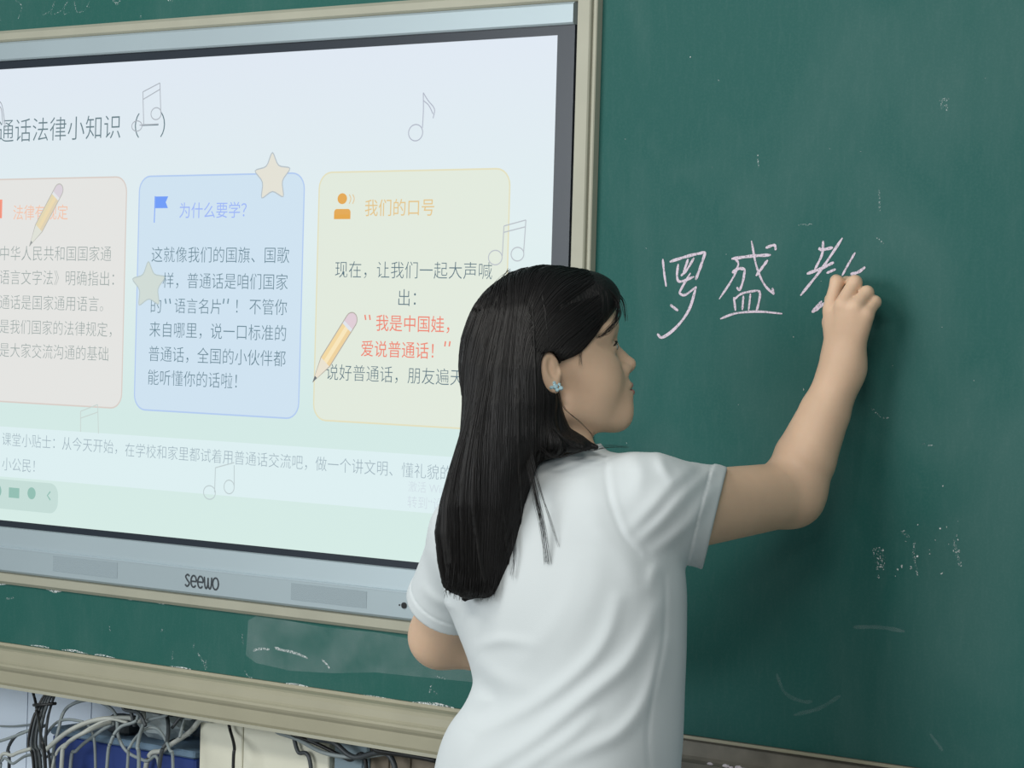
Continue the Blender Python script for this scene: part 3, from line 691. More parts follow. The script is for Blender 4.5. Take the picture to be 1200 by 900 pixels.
# head frame: x forward, y up, z to her right
HEAD_C = Pt(641, 437, 3.47); HYAW = math.radians(12); HS = 1.055; HPITCH = math.radians(15)
_hf = RT*math.cos(HYAW)+FW*math.sin(HYAW); _hr = RT*math.sin(HYAW)-FW*math.cos(HYAW)
HU = np.array([0, 0, 1.0]); _hf = _hf-HU*(_hf@HU); _hf /= np.linalg.norm(_hf); _hr = np.cross(_hf, HU)
H0 = np.stack([_hf, HU, _hr])       # before the nod
HF = _hf*math.cos(HPITCH)+HU*math.sin(HPITCH); HUP = -_hf*math.sin(HPITCH)+HU*math.cos(HPITCH)
HAX = np.stack([HF, HUP, _hr])
def h2w(x, y, z=0.0): return HEAD_C+HS*(x*HF+y*HUP+z*_hr)
def head(p):
    q = ((p-HEAD_C)@HAX.T)/HS
    s = q.copy(); s[:, 2] = np.abs(s[:, 2])
    d = ell(q, A(0.004, 0.045, 0), A(0.096, 0.082, 0.074))
    d = smin(d, ell(q, A(0.070, 0.060, 0), A(0.036, 0.030, 0.046)), 0.03)
    d = smin(d, ell(q, A(0.038, -0.005, 0), A(0.054, 0.085, 0.062)), 0.03)
    d = smin(d, seg(s, A(0.004, -0.052, 0.050), A(0.076, -0.078, 0.014), 0.014, 0.0155), 0.03)     # jaw
    d = smin(d, seg(q, A(0.077, -0.074, -0.009), A(0.077, -0.074, 0.009), 0.0195, 0.0195), 0.02)   # chin
    d = smin(d, ell(s, A(0.058, -0.022, 0.032), A(0.030, 0.034, 0.026)), 0.025)                    # cheeks
    d = smin(d, ell(s, A(0.080, 0.036, 0.022), A(0.014, 0.009, 0.026)), 0.02)                      # brow
    d = smin(d, ell(q, A(0.084, -0.044, 0), A(0.022, 0.030, 0.026)), 0.02)                         # mouth region
    d = smax(d, -ell(s, A(0.100, 0.016, 0.031), A(0.016, 0.012, 0.018)), 0.014)                    # eye hollows
    d = smin(d, ell(s, A(0.0805, 0.0155, 0.031), A(0.013, 0.0125, 0.0165)), 0.004)                 # lids
    nose = chain(q, [A(0.089, 0.020, 0), A(0.102, -0.001, 0), A(0.112, -0.015, 0)], [0.0065, 0.0075, 0.0095], 0.006)
    nose = smin(nose, ell(s, A(0.100, -0.0195, 0.0105), A(0.011, 0.0075, 0.007)), 0.006)
    nose = smin(nose, seg(q, A(0.109, -0.019, 0), A(0.094, -0.025, 0), 0.006, 0.006), 0.006)
    d = smin(d, nose, 0.011)
    d = smax(d, -ell(s, A(0.103, -0.0270, 0.0065), A(0.004, 0.003, 0.003)), 0.003)
    d = smin(d, ell(q, A(0.0995, -0.0415, 0), A(0.0085, 0.0055, 0.019)), 0.006)                    # lips
    d = smin(d, ell(q, A(0.0978, -0.0535, 0), A(0.0085, 0.0060, 0.017)), 0.006)
    d = smax(d, -ell(q, A(0.1090, -0.0475, 0), A(0.012, 0.0010, 0.024)), 0.003)
    # ears
    e = s-A(-0.011, 0.007, 0.0765); ca, sa = math.cos(0.22), math.sin(0.22)
    e = np.stack([e[:, 0]*ca-e[:, 2]*sa, e[:, 1], e[:, 0]*sa+e[:, 2]*ca], 1)
    e[:, 0] += e[:, 1]*-0.06; e = e/0.88
    ear = ell(e, A(-0.004, 0, 0.004), A(0.0175, 0.030, 0.0075))
    ear = smax(ear, -ell(e, A(0.001, 0.005, 0.0125), A(0.0110, 0.0190, 0.0095)), 0.004)
    ear = smin(ear, ell(e, A(0.003, 0.004, 0.004), A(0.0035, 0.014, 0.004)), 0.005)
    ear = smin(ear, ell(e, A(-0.001, -0.025, 0.005), A(0.0085, 0.009, 0.0055)), 0.005)
    ear = smin(ear, ell(e, A(0.0105, -0.005, 0.004), A(0.004, 0.006, 0.005)), 0.004)
    d = smin(d, ear*0.88, 0.006)
    return d*HS

# right hand, seen from the back, fingers bent over the chalk
def fist():
    K = [Py(973, 361, -0.072), Py(988, 355, -0.080), Py(1003, 358, -0.078), Py(1016, 367, -0.070)]        # knuckles
    P1 = [Py(981, 331, -0.058), Py(1002, 331, -0.060), Py(1016, 343, -0.056), Py(1025, 354, -0.050)]      # first joint
    P2 = [Py(980, 329, -0.026), Py(992, 331, -0.026), Py(1008, 344, -0.022), Py(1019, 356, -0.022)]
    P3 = [Py(979, 338, -0.010), Py(983, 344, -0.014), Py(1002, 357, -0.020), Py(1013, 368, -0.022)]
    r = [(0.0108, 0.0100, 0.0085, 0.0070), (0.0112, 0.0102, 0.0086, 0.0070), (0.0106, 0.0098, 0.0082, 0.0068), (0.0100, 0.0092, 0.0076, 0.0064)]
    return K, P1, P2, P3, r
FK, FP1, FP2, FP3, FR = fist()
TH = [Py(979, 408, -0.046), Py(974, 378, -0.032), Py(975, 352, -0.020), Py(980, 339, -0.014)]             # thumb, behind the fingers
WC = WR_R+A(0, 0.002, 0)
def hand_r(p):
    d = seg(p, WC+A(-0.007, 0, 0), FK[0]*0.9+WC*0.1, 0.0210, 0.0130)
    for i in (1, 2, 3):
        o = A((-0.007, -0.002, 0.001, 0.003)[i], 0, 0)
        d = smin(d, seg(p, WC+o, FK[i]*0.93+WC*0.07, 0.0190, (0.013, 0.0135, 0.013, 0.0125)[i]), 0.012)
    d = smin(d, chain(p, TH[:2], [0.016, 0.013], 0.008), 0.016)
    fing = None
    for i in range(4):
        c = chain(p, [FK[i], FP1[i], FP2[i], FP3[i]], FR[i], 0.004)
        fing = c if fing is None else smin(fing, c, 0.0015)
    fing = smin(fing, chain(p, TH[1:], [0.012, 0.0105, 0.0085], 0.004), 0.0025)
    d = smin(d, fing, 0.005)
    return d
# left hand, lightly curled in front of her
def hand_l(p):
    w = WR_L; fwd = A(0.85, 0.10, 0.25); fwd /= np.linalg.norm(fwd); side = A(0, 0, 1.0); nrm = np.cross(fwd, side); nrm /= np.linalg.norm(nrm); side = np.cross(nrm, fwd)
    d = None
    for i in range(4):
        s = (i-1.5)*0.019; k = w+fwd*0.085+side*s; r = 0.0095-0.0006*abs(i-1)
        m = seg(p, w+side*s*0.45, k, 0.018, 0.0125)
        ln = (0.036, 0.041, 0.038, 0.030)[i]
        a = k+(fwd*0.8-nrm*0.5)*ln; b = a+(fwd*0.1-nrm*0.9)*ln*0.7; c = b+(-fwd*0.6-nrm*0.5)*ln*0.5
        m = smin(m, chain(p, [k, a, b, c], [0.0105, r, r*0.85, r*0.7], 0.003), 0.006)
        d = m if d is None else smin(d, m, 0.004)
    t0 = w+fwd*0.02+side*0.022; t1 = t0+fwd*0.035+side*0.022-nrm*0.012; t2 = t1+fwd*0.03-nrm*0.016
    return smin(d, chain(p, [t0, t1, t2], [0.016, 0.012, 0.009], 0.006), 0.010)

NECK_T = h2w(-0.022, -0.035); NECK_B = Py(664, 570, YT+0.005)
HIP = A(np.interp(0.90, ZZ, TX), YT, 0.90)
def lat(s, z, dy=0.0): return A(HIP[0]+s, YT+dy, z)
def arm_r(p):
    d = seg(p, SH_R+A(0, 0, -0.018), EL_R, 0.0580, 0.0462)
    fa = EL_R*0.72+WR_R*0.28+A(0.000, -0.002, 0.0)
    d = smin(d, chain(p, [EL_R, fa, EL_R*0.35+WR_R*0.65, WR_R], [0.0455, 0.0455, 0.0370, 0.0290], 0.004), 0.020)
    d = smin(d, seg(p, EL_R+A(0.014, -0.004, 0.000), EL_R+A(0.014, 0.0, 0.006), 0.030, 0.030), 0.02)
    return d
def arm_l(p):
    d = chain(p, [SH_L, SH_L*0.5+EL_L*0.5, EL_L], [0.056, 0.052, 0.0460], 0.004)
    return smin(d, chain(p, [EL_L, EL_L*0.6+WR_L*0.4, WR_L], [0.0445, 0.041, 0.0275], 0.02), 0.02)
def legs(p, g=0.0):
    d = None
    for s in (-1, 1):
        c = chain(p, [lat(0.085*s, 0.86), lat(0.088*s, 0.47, 0.012), lat(0.09*s, 0.09, -0.01)], [0.088+g, 0.058+g, 0.040+g], 0.03)
        d = c if d is None else smin(d, c, 0.01)
    return d
def foot(p, s, g=0.0):
    d = chain(p, [lat(0.09*s, 0.055+g, -0.02), lat(0.10*s, 0.035+g, 0.10), lat(0.104*s, 0.028+g, 0.165)], [0.036+g, 0.032+g, 0.024+g], 0.02)
    return smax(d, -p[:, 2]+0.004-g*0, 0.008)
HAND_C = (FK[1]+WC)/2
def body(p):
    d = torso(p, -0.016)
    d = smin(d, seg(p, NECK_B, SH_R, 0.045, 0.045), 0.05); d = smin(d, seg(p, NECK_B, SH_L, 0.045, 0.045), 0.05)
    d = smin(d, arm_r(p), 0.03); d = smin(d, arm_l(p), 0.03)
    d = smin(d, legs(p), 0.05)
    for s in (-1, 1): d = smin(d, foot(p, s), 0.02)
    d = smin(d, chain(p, [NECK_T, NECK_B], [0.049, 0.050], 0.02), 0.035)
    d = near(p, d, h2w(0.02, 0.01), 0.26, lambda q, e: smin(e, head(q), 0.018), 0.02)
    d = near(p, d, HAND_C, 0.20, lambda q, e: smin(e, hand_r(q), 0.03), 0.02)
    d = near(p, d, WR_L, 0.24, lambda q, e: smin(e, hand_l(q), 0.012), 0.02)
    return d
allp = np.array([SH_R, EL_R, WR_R, SH_L, EL_L, WR_L, *FK, *FP2, HEAD_C])
lo = np.minimum(allp.min(0), lat(-0.2, 0))-A(0.16, 0.16, 0); hi = np.maximum(allp.max(0), lat(0.2, 1.0, 0.25))+A(0.16, 0.06, 0.2); lo[2] = -0.02
hi[2] = h2w(0, 0.15)[2]+0.03
V, Q = sdf_mesh(body, lo, hi, 0.003)
person = npobj('person', V, Q, 'skin')
tag(person, 'person in white polo shirt with long black hair, writing on the board', 'person')

# ------------------------------------------------------------------ shirt
ARM_D = (EL_R-SH_R)/np.linalg.norm(EL_R-SH_R); ARM_DL = (EL_L-SH_L)/np.linalg.norm(EL_L-SH_L)
CUFF_R = Pt(838, 607, 3.482); CUFF_L = Pt(523, 710, 3.655)
cut_n = RT*0.97-UP*0.24-FW*0.10; cut_n /= np.linalg.norm(cut_n)
cut_l = ARM_DL-UP*0.15-RT*0.12; cut_l /= np.linalg.norm(cut_l)
def fold_pts(lst, off, sc): return [(off[0]+x/sc, off[1]+y/sc) for x, y in lst]
Z7 = ((460, 660), 2.727); Z5 = ((680, 450), 3.6)
FOLDS = [  # polyline on the back of the shirt, height of the fold, half width in pixels
    (fold_pts([(720,120),(690,220),(640,300),(560,375),(470,440),(380,490),(280,530)], *Z7), 0.0048, 10),
    (fold_pts([(840,150),(800,240),(740,330),(640,410),(540,490),(430,575),(300,655),(240,700)], *Z7), 0.0058, 11),
    (fold_pts([(862,260),(835,370),(790,470),(720,545),(630,590),(520,640)], *Z7), 0.0048, 10),
    (fold_pts([(640,490),(560,560),(470,620),(380,680)], *Z7), 0.0040, 9),
    (fold_pts([(285,375),(330,440),(300,480),(240,500)], *Z7), -0.0045, 12),
    (fold_pts([(280,262),(350,246),(440,258)], *Z7), 0.0030, 8),
    (fold_pts([(270,300),(330,360),(430,400)], *Z7), 0.0030, 12),
    (fold_pts([(590,0),(560,120),(480,240),(400,330)], *Z7), 0.0022, 14),
    (fold_pts([(250,540),(230,600),(215,680)], *Z7), 0.0035, 14),
    (fold_pts([(570,350),(440,470),(340,580),(255,655)], *Z5), 0.0040, 8),
    (fold_pts([(480,350),(380,430),(300,520),(215,610)], *Z5), 0.0036, 9),
    (fold_pts([(560,440),(480,560),(400,640),(320,700)], *Z5), 0.0034, 8),
    (fold_pts([(330,300),(350,350),(380,400)], *Z5), 0.0032, 7),
    (fold_pts([(210,290),(250,370),(240,450)], *Z5), 0.0028, 10),
    (fold_pts([(105,310),(112,400),(130,500),(180,630),(250,715)], *Z5), -0.0018, 4),
    (fold_pts([(125,310),(132,400),(150,500),(200,630),(262,705)], *Z5), 0.0011, 5),
    (fold_pts([(20,560),(100,640),(190,740),(240,850)], *Z5), 0.0028, 14),
    (fold_pts([(300,850),(310,800),(330,760)], *Z5), 0.0030, 8),
    (fold_pts([(872,40),(872,140),(866,250),(845,360),(825,470),(815,560),(822,660)], *Z7), -0.0018, 3.5),
    ([(497,690),(512,704),(530,712)], 0.0030, 6), ([(505,650),(515,690),(530,715)], 0.0025, 8),
    ([(640,540),(690,570),(700,620)], 0.0022, 16), ([(700,640),(690,700),(655,760)], 0.0022, 16),
]
FOLDS = [(spline(a, 30), h, w) for a, h, w in FOLDS]
def folds(p):
    u, v, z = project(p); out = np.zeros(len(p)); uv = np.stack([u, v], 1)
    for pl, h, w in FOLDS:
        bb0 = pl.min(0)-3*w; bb1 = pl.max(0)+3*w
        m = (uv > bb0).all(1) & (uv < bb1).all(1)
        if not m.any(): continue
        q = uv[m]; best = np.full(len(q), 1e9); tt = np.zeros(len(q))
        for i in range(len(pl)-1):
            a, b = pl[i], pl[i+1]; ba = b-a; k = np.clip(((q-a)@ba)/(ba@ba+1e-9), 0, 1)
            d = np.hypot(*(q-a-k[:, None]*ba).T); s = d < best; best[s] = d[s]; tt[s] = (i+k[s])/(len(pl)-1)
        out[m] += h*np.exp(-(best/w)**2)*np.sin(np.pi*np.clip(tt*0.86+0.07, 0, 1))**0.6
    return out
def sleeve(p, S, C, n, r0, r1, wall=0.0):
    axis = C-S; far = S+axis*1.35
    return seg(p, S, far, r0, r0+(r1-r0)*1.35)
def shirt(p):
    d = torso(p, 0.0)
    d = smin(d, seg(p, NECK_B+A(0, 0, -0.004), SH_R, 0.050, 0.056), 0.05)
    d = smin(d, seg(p, NECK_B+A(0, 0, -0.004), SH_L, 0.050, 0.058), 0.05)
    sr = sleeve(p, SH_R, CUFF_R, cut_n, 0.0610, 0.0730)
    pr = (p-CUFF_R)@cut_n
    band = np.clip((pr+0.0205)/0.0015, 0, 1)*0.0016 - 0.0012*np.exp(-((pr+0.0215)/0.0018)**2)
    sr = smax(sr-band, pr, 0.003)
    sr = smax(sr, -smax(smin(sleeve(p, SH_R, CUFF_R, cut_n, 0.0550, 0.0668), arm_r(p)-0.0025, 0.004), -(pr+0.045), 0.01), 0.002)
    sl = sleeve(p, SH_L, CUFF_L, cut_l, 0.0600, 0.0610)
    pl_ = (p-CUFF_L)@cut_l
    bandl = np.clip((pl_+0.0205)/0.0015, 0, 1)*0.0012 - 0.0010*np.exp(-((pl_+0.0215)/0.0018)**2)
    sl = smax(sl-bandl, pl_, 0.003)
    sl = smax(sl, -smax(smin(sleeve(p, SH_L, CUFF_L, cut_l, 0.0540, 0.0548), arm_l(p)-0.0025, 0.004), -(pl_+0.045), 0.01), 0.002)
    d = smin(d, sr, 0.028); d = smin(d, sl, 0.024)
    # collar
    ax = NECK_T-NECK_B; ax = ax/np.linalg.norm(ax); cc = NECK_B+ax*0.028
    q = p-cc; hgt = q@ax; rad = np.linalg.norm(q-hgt[:, None]*ax, axis=1)
    col = smax(np.abs(rad-0.0640+0.10*np.maximum(hgt, -0.02))-0.0028, np.abs(hgt)-0.014, 0.004)
    d = smin(d, col, 0.010)
    d = smax(d, -seg(p, NECK_B+A(0, 0, 0.02), NECK_T, 0.0545, 0.0545), 0.004)
    return d-folds(p)
lo = np.minimum(np.minimum(SH_L, EL_L), lat(-0.26, 0, -0.2)); lo = np.minimum(lo, CUFF_L)-A(0.08, 0.02, 0); lo[2] = ZHEM-0.02
hi = np.maximum(np.maximum(CUFF_R, SH_R), lat(0.26, 1.0, 0.2))+A(0.11, 0.08, 0); hi[2] = NECK_B[2]+0.10
V, Q = sdf_mesh(shirt, lo, hi, 0.003)
shirt_o = npobj('polo_shirt', V, Q, 'shirt', person)
# small blue patch low on the front edge of the shirt
def bluepatch():
    pts = [Py(u, v, YT+0.05) for u, v in ((784, 818), (790, 818), (790, 842), (784, 842))]
    mb = MB(); a = np.min(pts, axis=0); b = np.max(pts, axis=0)
    mb.box((a[0], YT+0.03, a[2]), (b[0]+0.001, YT+0.075, b[2]), 0.002); o = mb.build('badge', 'blue', person); o['label'] = 'small blue badge at the front of the shirt'
bluepatch()
# trousers and shoes
def trousers(p):
    d = smin(legs(p, 0.012), smax(torso(p, -0.010), p[:, 2]-0.98, 0.01), 0.04)
    d = smax(d, p[:, 2]-(ZHEM+0.03), 0.006); return smax(d, 0.085-p[:, 2], 0.006)
V, Q = sdf_mesh(trousers, lat(-0.30, 0.06, -0.22), lat(0.30, 1.02, 0.22), 0.007)
npobj('trousers', V, Q, 'trousers', person)
for s in (-1, 1):
    V, Q = sdf_mesh(lambda p: smax(foot(p, s, 0.006), p[:, 2]-0.085, 0.004), lat(0.09*s-0.09, -0.02, -0.10), lat(0.09*s+0.09, 0.12, 0.23), 0.005)
    npobj('shoe', V, Q, 'shoe', person)

# ------------------------------------------------------------------ eyes, brows, lips, earring
def blob(name, c, r, ax, m, parent):
    mb = MB(); nu, nv = 20, 12; vs = []
    for j in range(nv+1):
        for i in range(nu):
            th = math.pi*j/nv; ph = 2*math.pi*i/nu
            l = A(math.cos(th)*r[0], math.sin(th)*math.cos(ph)*r[1], math.sin(th)*math.sin(ph)*r[2]); vs.append(c+l@ax)
    fs = [(j*nu+i, j*nu+(i+1) % nu, (j+1)*nu+(i+1) % nu, (j+1)*nu+i) for j in range(nv) for i in range(nu)]
    return mb.add(vs, fs).build(name, m, parent, True)
for s in (1, -1):
    e = blob('eye', h2w(0.0825, 0.0145, 0.031*s), (0.0122*HS, 0.0075*HS, 0.0135*HS), HAX, 'eye', person)
    blob('iris', h2w(0.0915, 0.0145, 0.0305*s), (0.004*HS, 0.0056*HS, 0.0056*HS), HAX, 'iris', e)
    pts = [h2w(0.0775+0.017*math.sqrt(max(0, 1-((k-0.02)/1.05)**2)), 0.0205-0.004*k*k, (0.031+0.0155*k)*s) for k in np.linspace(-1, 1, 12)]
    MB().tube(pts, 0.0013, 6).build('eyelashes', 'brow', person, True)
    pts = np.array([h2w(0.0965-0.014*k**2.2, 0.041+0.004*math.sin(k*2.4), (0.012+0.036*k)*s) for k in np.linspace(0, 1, 14)])
    MB().tube(pts, 0.0024, 6).build('eyebrow', 'brow', person, True)
lp = MB()
for (y, x, w) in ((-0.0450, 0.0985, 0.0185), (-0.0560, 0.0975, 0.0165)):
    pass
for (y, x, w, r) in ((-0.0425, 0.1070, 0.0200, 0.0042), (-0.0525, 0.1064, 0.0185, 0.0048)):
    pts = [h2w(x-0.012*(k*k), y+(0.004*k*k if y > -0.05 else 0.003*k*k)*(-1 if y > -0.05 else 1), w*k) for k in np.linspace(-1, 1, 13)]
    rr = r*HS*np.sqrt(np.clip(1-np.linspace(-1, 1, 13)**2*0.93, 0.05, 1)); Vv, Ff = tube_np(np.array(pts)[None], rr[None], 8); lp.add(Vv, Ff)
lp.build('lips', 'lip', person, True)
er = MB(); c0 = h2w(-0.0125, -0.0130, 0.0870)
def gem(mb, c, r, n=8):
    d = -FW; a = RT; b = UP
    rim = [c+r*(a*math.cos(t)+b*math.sin(t)) for t in np.linspace(0, 2*math.pi, n, endpoint=False)]
    top = [c+d*r*0.5+r*0.55*(a*math.cos(t)+b*math.sin(t)) for t in np.linspace(0, 2*math.pi, n, endpoint=False)]
    mb.add(rim+top+[c-d*r*0.6], [(i, (i+1) % n, n+(i+1) % n, n+i) for i in range(n)]+[tuple(range(n, 2*n))]+[((i+1) % n, i, 2*n) for i in range(n)])
for du, dv, r in ((0, 0, 0.0042), (-4.5, 1, 0.0030), (-1, -4.2, 0.0026), (2.5, 4.0, 0.0028), (7, 2, 0.0032), (5, -2.5, 0.0022)):
    gem(er, c0+RT*(du/850)-UP*(dv/850), r)
eo = er.build('earring', 'jewel', person); eo['label'] = 'pale blue stone cluster earring'

# ------------------------------------------------------------------ hair
def tbl(rows):
    c = [Pt(0.5*(a+b), v, t) for v, a, b, t, dp_ in rows]; zz = np.array([q[2] for q in c])[::-1]
    hw = np.array([(b-a)/2*t/F_PX for v, a, b, t, dp_ in rows])[::-1]
    rx = np.array([(q@RT) for q in c])[::-1]; rd = np.array([q@FWH for q in c])[::-1]; dd = np.array([r[4] for r in rows])[::-1]
    return zz, rx, rd, hw, dd
FWH = FW-UP*0; 
HR = [(372, 596, 640, 3.480, 0.040), (398, 570, 650, 3.465, 0.062), (430, 557, 645, 3.442, 0.070), (470, 549, 646, 3.420, 0.066), (510, 540, 640, 3.408, 0.058), (550, 528, 626, 3.400, 0.050),
      (590, 517, 613, 3.396, 0.044), (625, 512, 608, 3.398, 0.038), (660, 516, 598, 3.400, 0.032), (685, 521, 586, 3.402, 0.026), (700, 526, 578, 3.404, 0.020)]
hz, hx, hd, hw, hdp = tbl(HR)
def curtain(p):
    z = p[:, 2]; q = p
    x = q@RT-np.interp(z, hz, hx); y = q@FWH-np.interp(z, hz, hd); a = np.interp(z, hz, hw); b = np.interp(z, hz, hdp)
    k0 = (np.abs(x/a)**2.3+np.abs(y/b)**2.3+1e-12)**(1/2.3)
    d = (k0-1)*np.minimum(a, b)*0.9
    return smax(smax(d, hz[0]-z+0.002*np.sin(x*160), 0.02), z-hz[-1], 0.06)
EARC = h2w(-0.012, 0.007, 0.085)
def ear_gap(p):                     # room in the hair for the ear, tucked in front of it
    q = ((p-EARC)@HAX.T)/HS; x = q[:, 0]-q[:, 1]*0.06
    return ell(np.stack([x, q[:, 1], q[:, 2]], 1), A(0, 0, 0), A(0.0170, 0.0285, 0.030))
def cap(p):
    q = ((p-HEAD_C)@HAX.T)/HS
    d = ell(q, A(0.006, 0.046, 0), A(0.1045, 0.096, 0.084))
    d = smin(d, ell(q, A(-0.033, 0.000, 0), A(0.066, 0.095, 0.074)), 0.03)
    d = smin(d, ell(q, A(0.083, 0.080, 0), A(0.034, 0.033, 0.055)), 0.03)
    return smax(smax(d*HS, -face_zone(p), 0.012), -ear_gap(p), 0.006)
def face_zone(p):                   # negative where the face is free of hair
    g = ((p-HEAD_C)@H0.T); x, y = g[:, 0], g[:, 1]
    lx = A(0.024, 0.026); rx_ = A(0.090, 0.093); t = rx_-lx; t /= np.linalg.norm(t); nl = A(-t[1], t[0])
    below = (x-lx[0])*nl[0]+(y-lx[1])*nl[1]
    hairline = smin(below, y-0.028, 0.012)
    front = -0.016-x+0.55*np.maximum(-y-0.030, 0)
    return smax(hairline, front, 0.02)
LOCK = [h2w(-0.040, -0.020, 0.055), Pt(655, 488, 3.415), Pt(681, 512, 3.400), Pt(697, 522, 3.392)]
def hair_raw(p):
    d = smax(smin(cap(p), curtain(p), 0.05), -ear_gap(p), 0.006)
    d = smin(d, chain(p, [Pt(618, 440, 3.43), Pt(627, 472, 3.42), Pt(645, 501, 3.412), Pt(674, 519, 3.402), Pt(699, 524, 3.394)], [0.030, 0.025, 0.017, 0.009, 0.003], 0.02), 0.015)
    d = smin(d, chain(p, [Pt(600, 470, 3.41), Pt(618, 505, 3.395), Pt(646, 520, 3.380), Pt(682, 525, 3.380)], [0.034, 0.028, 0.014, 0.003], 0.015), 0.02)
    return d
def hair(p):
    d = hair_raw(p)
    q = p-HEAD_C; az = np.arctan2(q@FWH+0.02, q@RT+0.03)
    g = 0.0011*np.sin(az*47+2*np.sin(az*9))+0.0009*np.sin(az*83+1.3)+0.0014*np.sin(az*21+q[:, 2]*9)
    rr = np.hypot(q@FWH+0.02, q@RT+0.03)
    rl = (q@H0.T)[:, 0]
    return d-g*np.clip((rr-0.03)/0.04, 0, 1)*np.clip((0.02-rl)/0.04, 0.12, 1)
lo = np.min([Pt(505, 705, 3.42), Pt(505, 400, 3.3), h2w(-0.13, 0.16, 0.1), h2w(0.13, 0, -0.1)], axis=0)-0.06
hi = np.max([Pt(735, 310, 3.5), h2w(-0.13, 0.16, -0.1), h2w(0.13, 0.17, 0.1), Pt(700, 400, 3.6)], axis=0)+0.05
V, Q = sdf_mesh(hair, lo, hi, 0.003)
hair_o = npobj('hair', V, Q, 'hair', person)

# strands combed over the hair
def grad(f, p, e=0.002):
    return np.stack([(f(p+e*np.eye(3)[i])-f(p-e*np.eye(3)[i]))/(2*e) for i in range(3)], 1)
NS, KS = 2000, 58
part = []
while len(part) < NS:
    k = rng.random(); zz_ = rng.normal(0, 1)
    if rng.random() < 0.30:
        pt0 = h2w(rng.uniform(-0.03, 0.115), rng.uniform(0.03, 0.115), 0.16)
    elif rng.random() < 0.62:
        x = rng.uniform(-0.115, 0.10); s = rng.uniform(-0.05, 0.095); pt0 = h2w(x, 0.15, s)
    else:
        pt0 = Pt(rng.uniform(548, 650), rng.uniform(350, 560), 3.30)
    part.append(pt0)
p = np.array(part)
for it in range(14):
    d = hair_raw(p); G = grad(hair_raw, p); p = p-np.clip(d-0.0006, -0.02, 0.02)[:, None]*G/np.maximum((G*G).sum(1), 0.2)[:, None]
path = [p.copy()]; lift = rng.uniform(0.0002, 0.0016, NS); step = 0.0072
zmin = hz[0]+rng.uniform(-0.008, 0.03, NS); alive = np.ones(NS, bool); prev = None
for it in range(KS-1):
    G = grad(hair_raw, p); N = G/(np.linalg.norm(G, axis=1)[:, None]+1e-9)
    back = -H0[0]; rel = ((p-HEAD_C)@H0.T)
    wgt = np.clip((rel[:, 1]+0.01)/0.06, 0, 1)*np.clip((rel[:, 0]+0.06)/0.08, 0, 1)
    D_ = A(0, 0, -1)[None]+back[None]*wgt[:, None]*1.35+0.10*rng.normal(0, 0.25, (NS, 3))
    side = np.sign(rel[:, 2])*np.clip((rel[:, 1]-0.09)/0.04, 0, 1); D_ = D_+_hr[None]*side[:, None]*0.8
    D_ = D_-(D_*N).sum(1)[:, None]*N; D_ /= np.linalg.norm(D_, axis=1)[:, None]+1e-9
    if prev is not None: D_ = 0.5*D_+0.5*prev; D_ /= np.linalg.norm(D_, axis=1)[:, None]+1e-9
    prev = D_
    alive &= (p[:, 2] > zmin) & (face_zone(p) > -0.006) & (ear_gap(p) > -0.001)
    p = p+np.where(alive, step, 0.0000)[:, None]*D_
    for _ in range(1):
        d = hair_raw(p); G = grad(hair_raw, p); c = np.clip(d-lift, -0.006, 0.006)[:, None]*G/np.maximum((G*G).sum(1), 0.2)[:, None]
        p = p-np.where(alive[:, None], c, 0)
    path.append(p+0.00002*it*A(0, 0, -1))
PATH = np.stack(path, 1)
ok = np.ones(NS, bool)
rad = np.linspace(1, 0.55, KS)[None]*rng.uniform(0.00035, 0.00075, NS)[:, None]
Vs, Fs = tube_np(PATH[ok], rad[ok], 4)
npobj('hair_strands', Vs, Fs, 'strand', hair_o)['kind'] = 'stuff'
# loose wisps: fringe at the forehead, a lock on the back, ends at the tips, threads on the neck
W = []; WR = []
def wisp(pts, n, spread, r=0.0004):
    for i in range(n):
        o0 = rng.normal(0, spread, (len(pts), 2)); 
        q = [Pt(u+o0[0, 0]*0.6+o0[j, 0]*0.6*j/len(pts), v+o0[j, 1]*0.5, t+rng.normal(0, 0.0012)) for j, (u, v, t) in enumerate(pts)]
        c = spline(q, 24); c = c[np.linspace(0, len(c)-1, 20).astype(int)]
        W.append(c); WR.append(np.linspace(1, 0.3, 20)*r*rng.uniform(0.7, 1.3))
wisp([(712,342,3.43),(724,358,3.43),(722,374,3.415),(712,388,3.405),(700,396,3.40)], 34, 2.6)
wisp([(715,335,3.45),(730,352,3.46),(733,366,3.46),(734,376,3.46)], 9, 1.6)
wisp([(690,385,3.405),(684,402,3.398),(680,415,3.397),(681,428,3.397)], 10, 2.2, 0.0003)
wisp([(612,510,3.37),(620,545,3.360),(630,590,3.346),(637,625,3.342),(641,660,3.340)], 34, 3.0, 0.00032)
wisp([(622,530,3.362),(634,575,3.346),(645,610,3.342),(655,640,3.340)], 6, 2.0, 0.0003)
wisp([(600,620,3.37),(602,650,3.366),(600,675,3.365)], 16, 4.0, 0.0003)
for k in range(60):
    u = 522+k; wisp([(u+2,660,3.372+0.00000*k),(u,685,3.374),(u-1+rng.normal(0,2),698+rng.uniform(-3,7),3.376)], 3, 1.2, 0.0004)
wisp([(655,458,3.388),(662,478,3.392),(680,494,3.395),(694,510,3.395),(700,524,3.395)], 3, 1.2, 0.0004)
wisp([(648,500,3.37),(668,520,3.365),(690,527,3.372),(712,523,3.385),(735,524,3.395)], 5, 1.5, 0.0004)
wisp([(632,524,3.36),(650,536,3.36),(675,530,3.362),(700,524,3.375)], 7, 1.6, 0.0004)
wisp([(598,318,3.46),(590,326,3.45),(578,340,3.45),(565,362,3.44)], 10, 2.6, 0.0003)
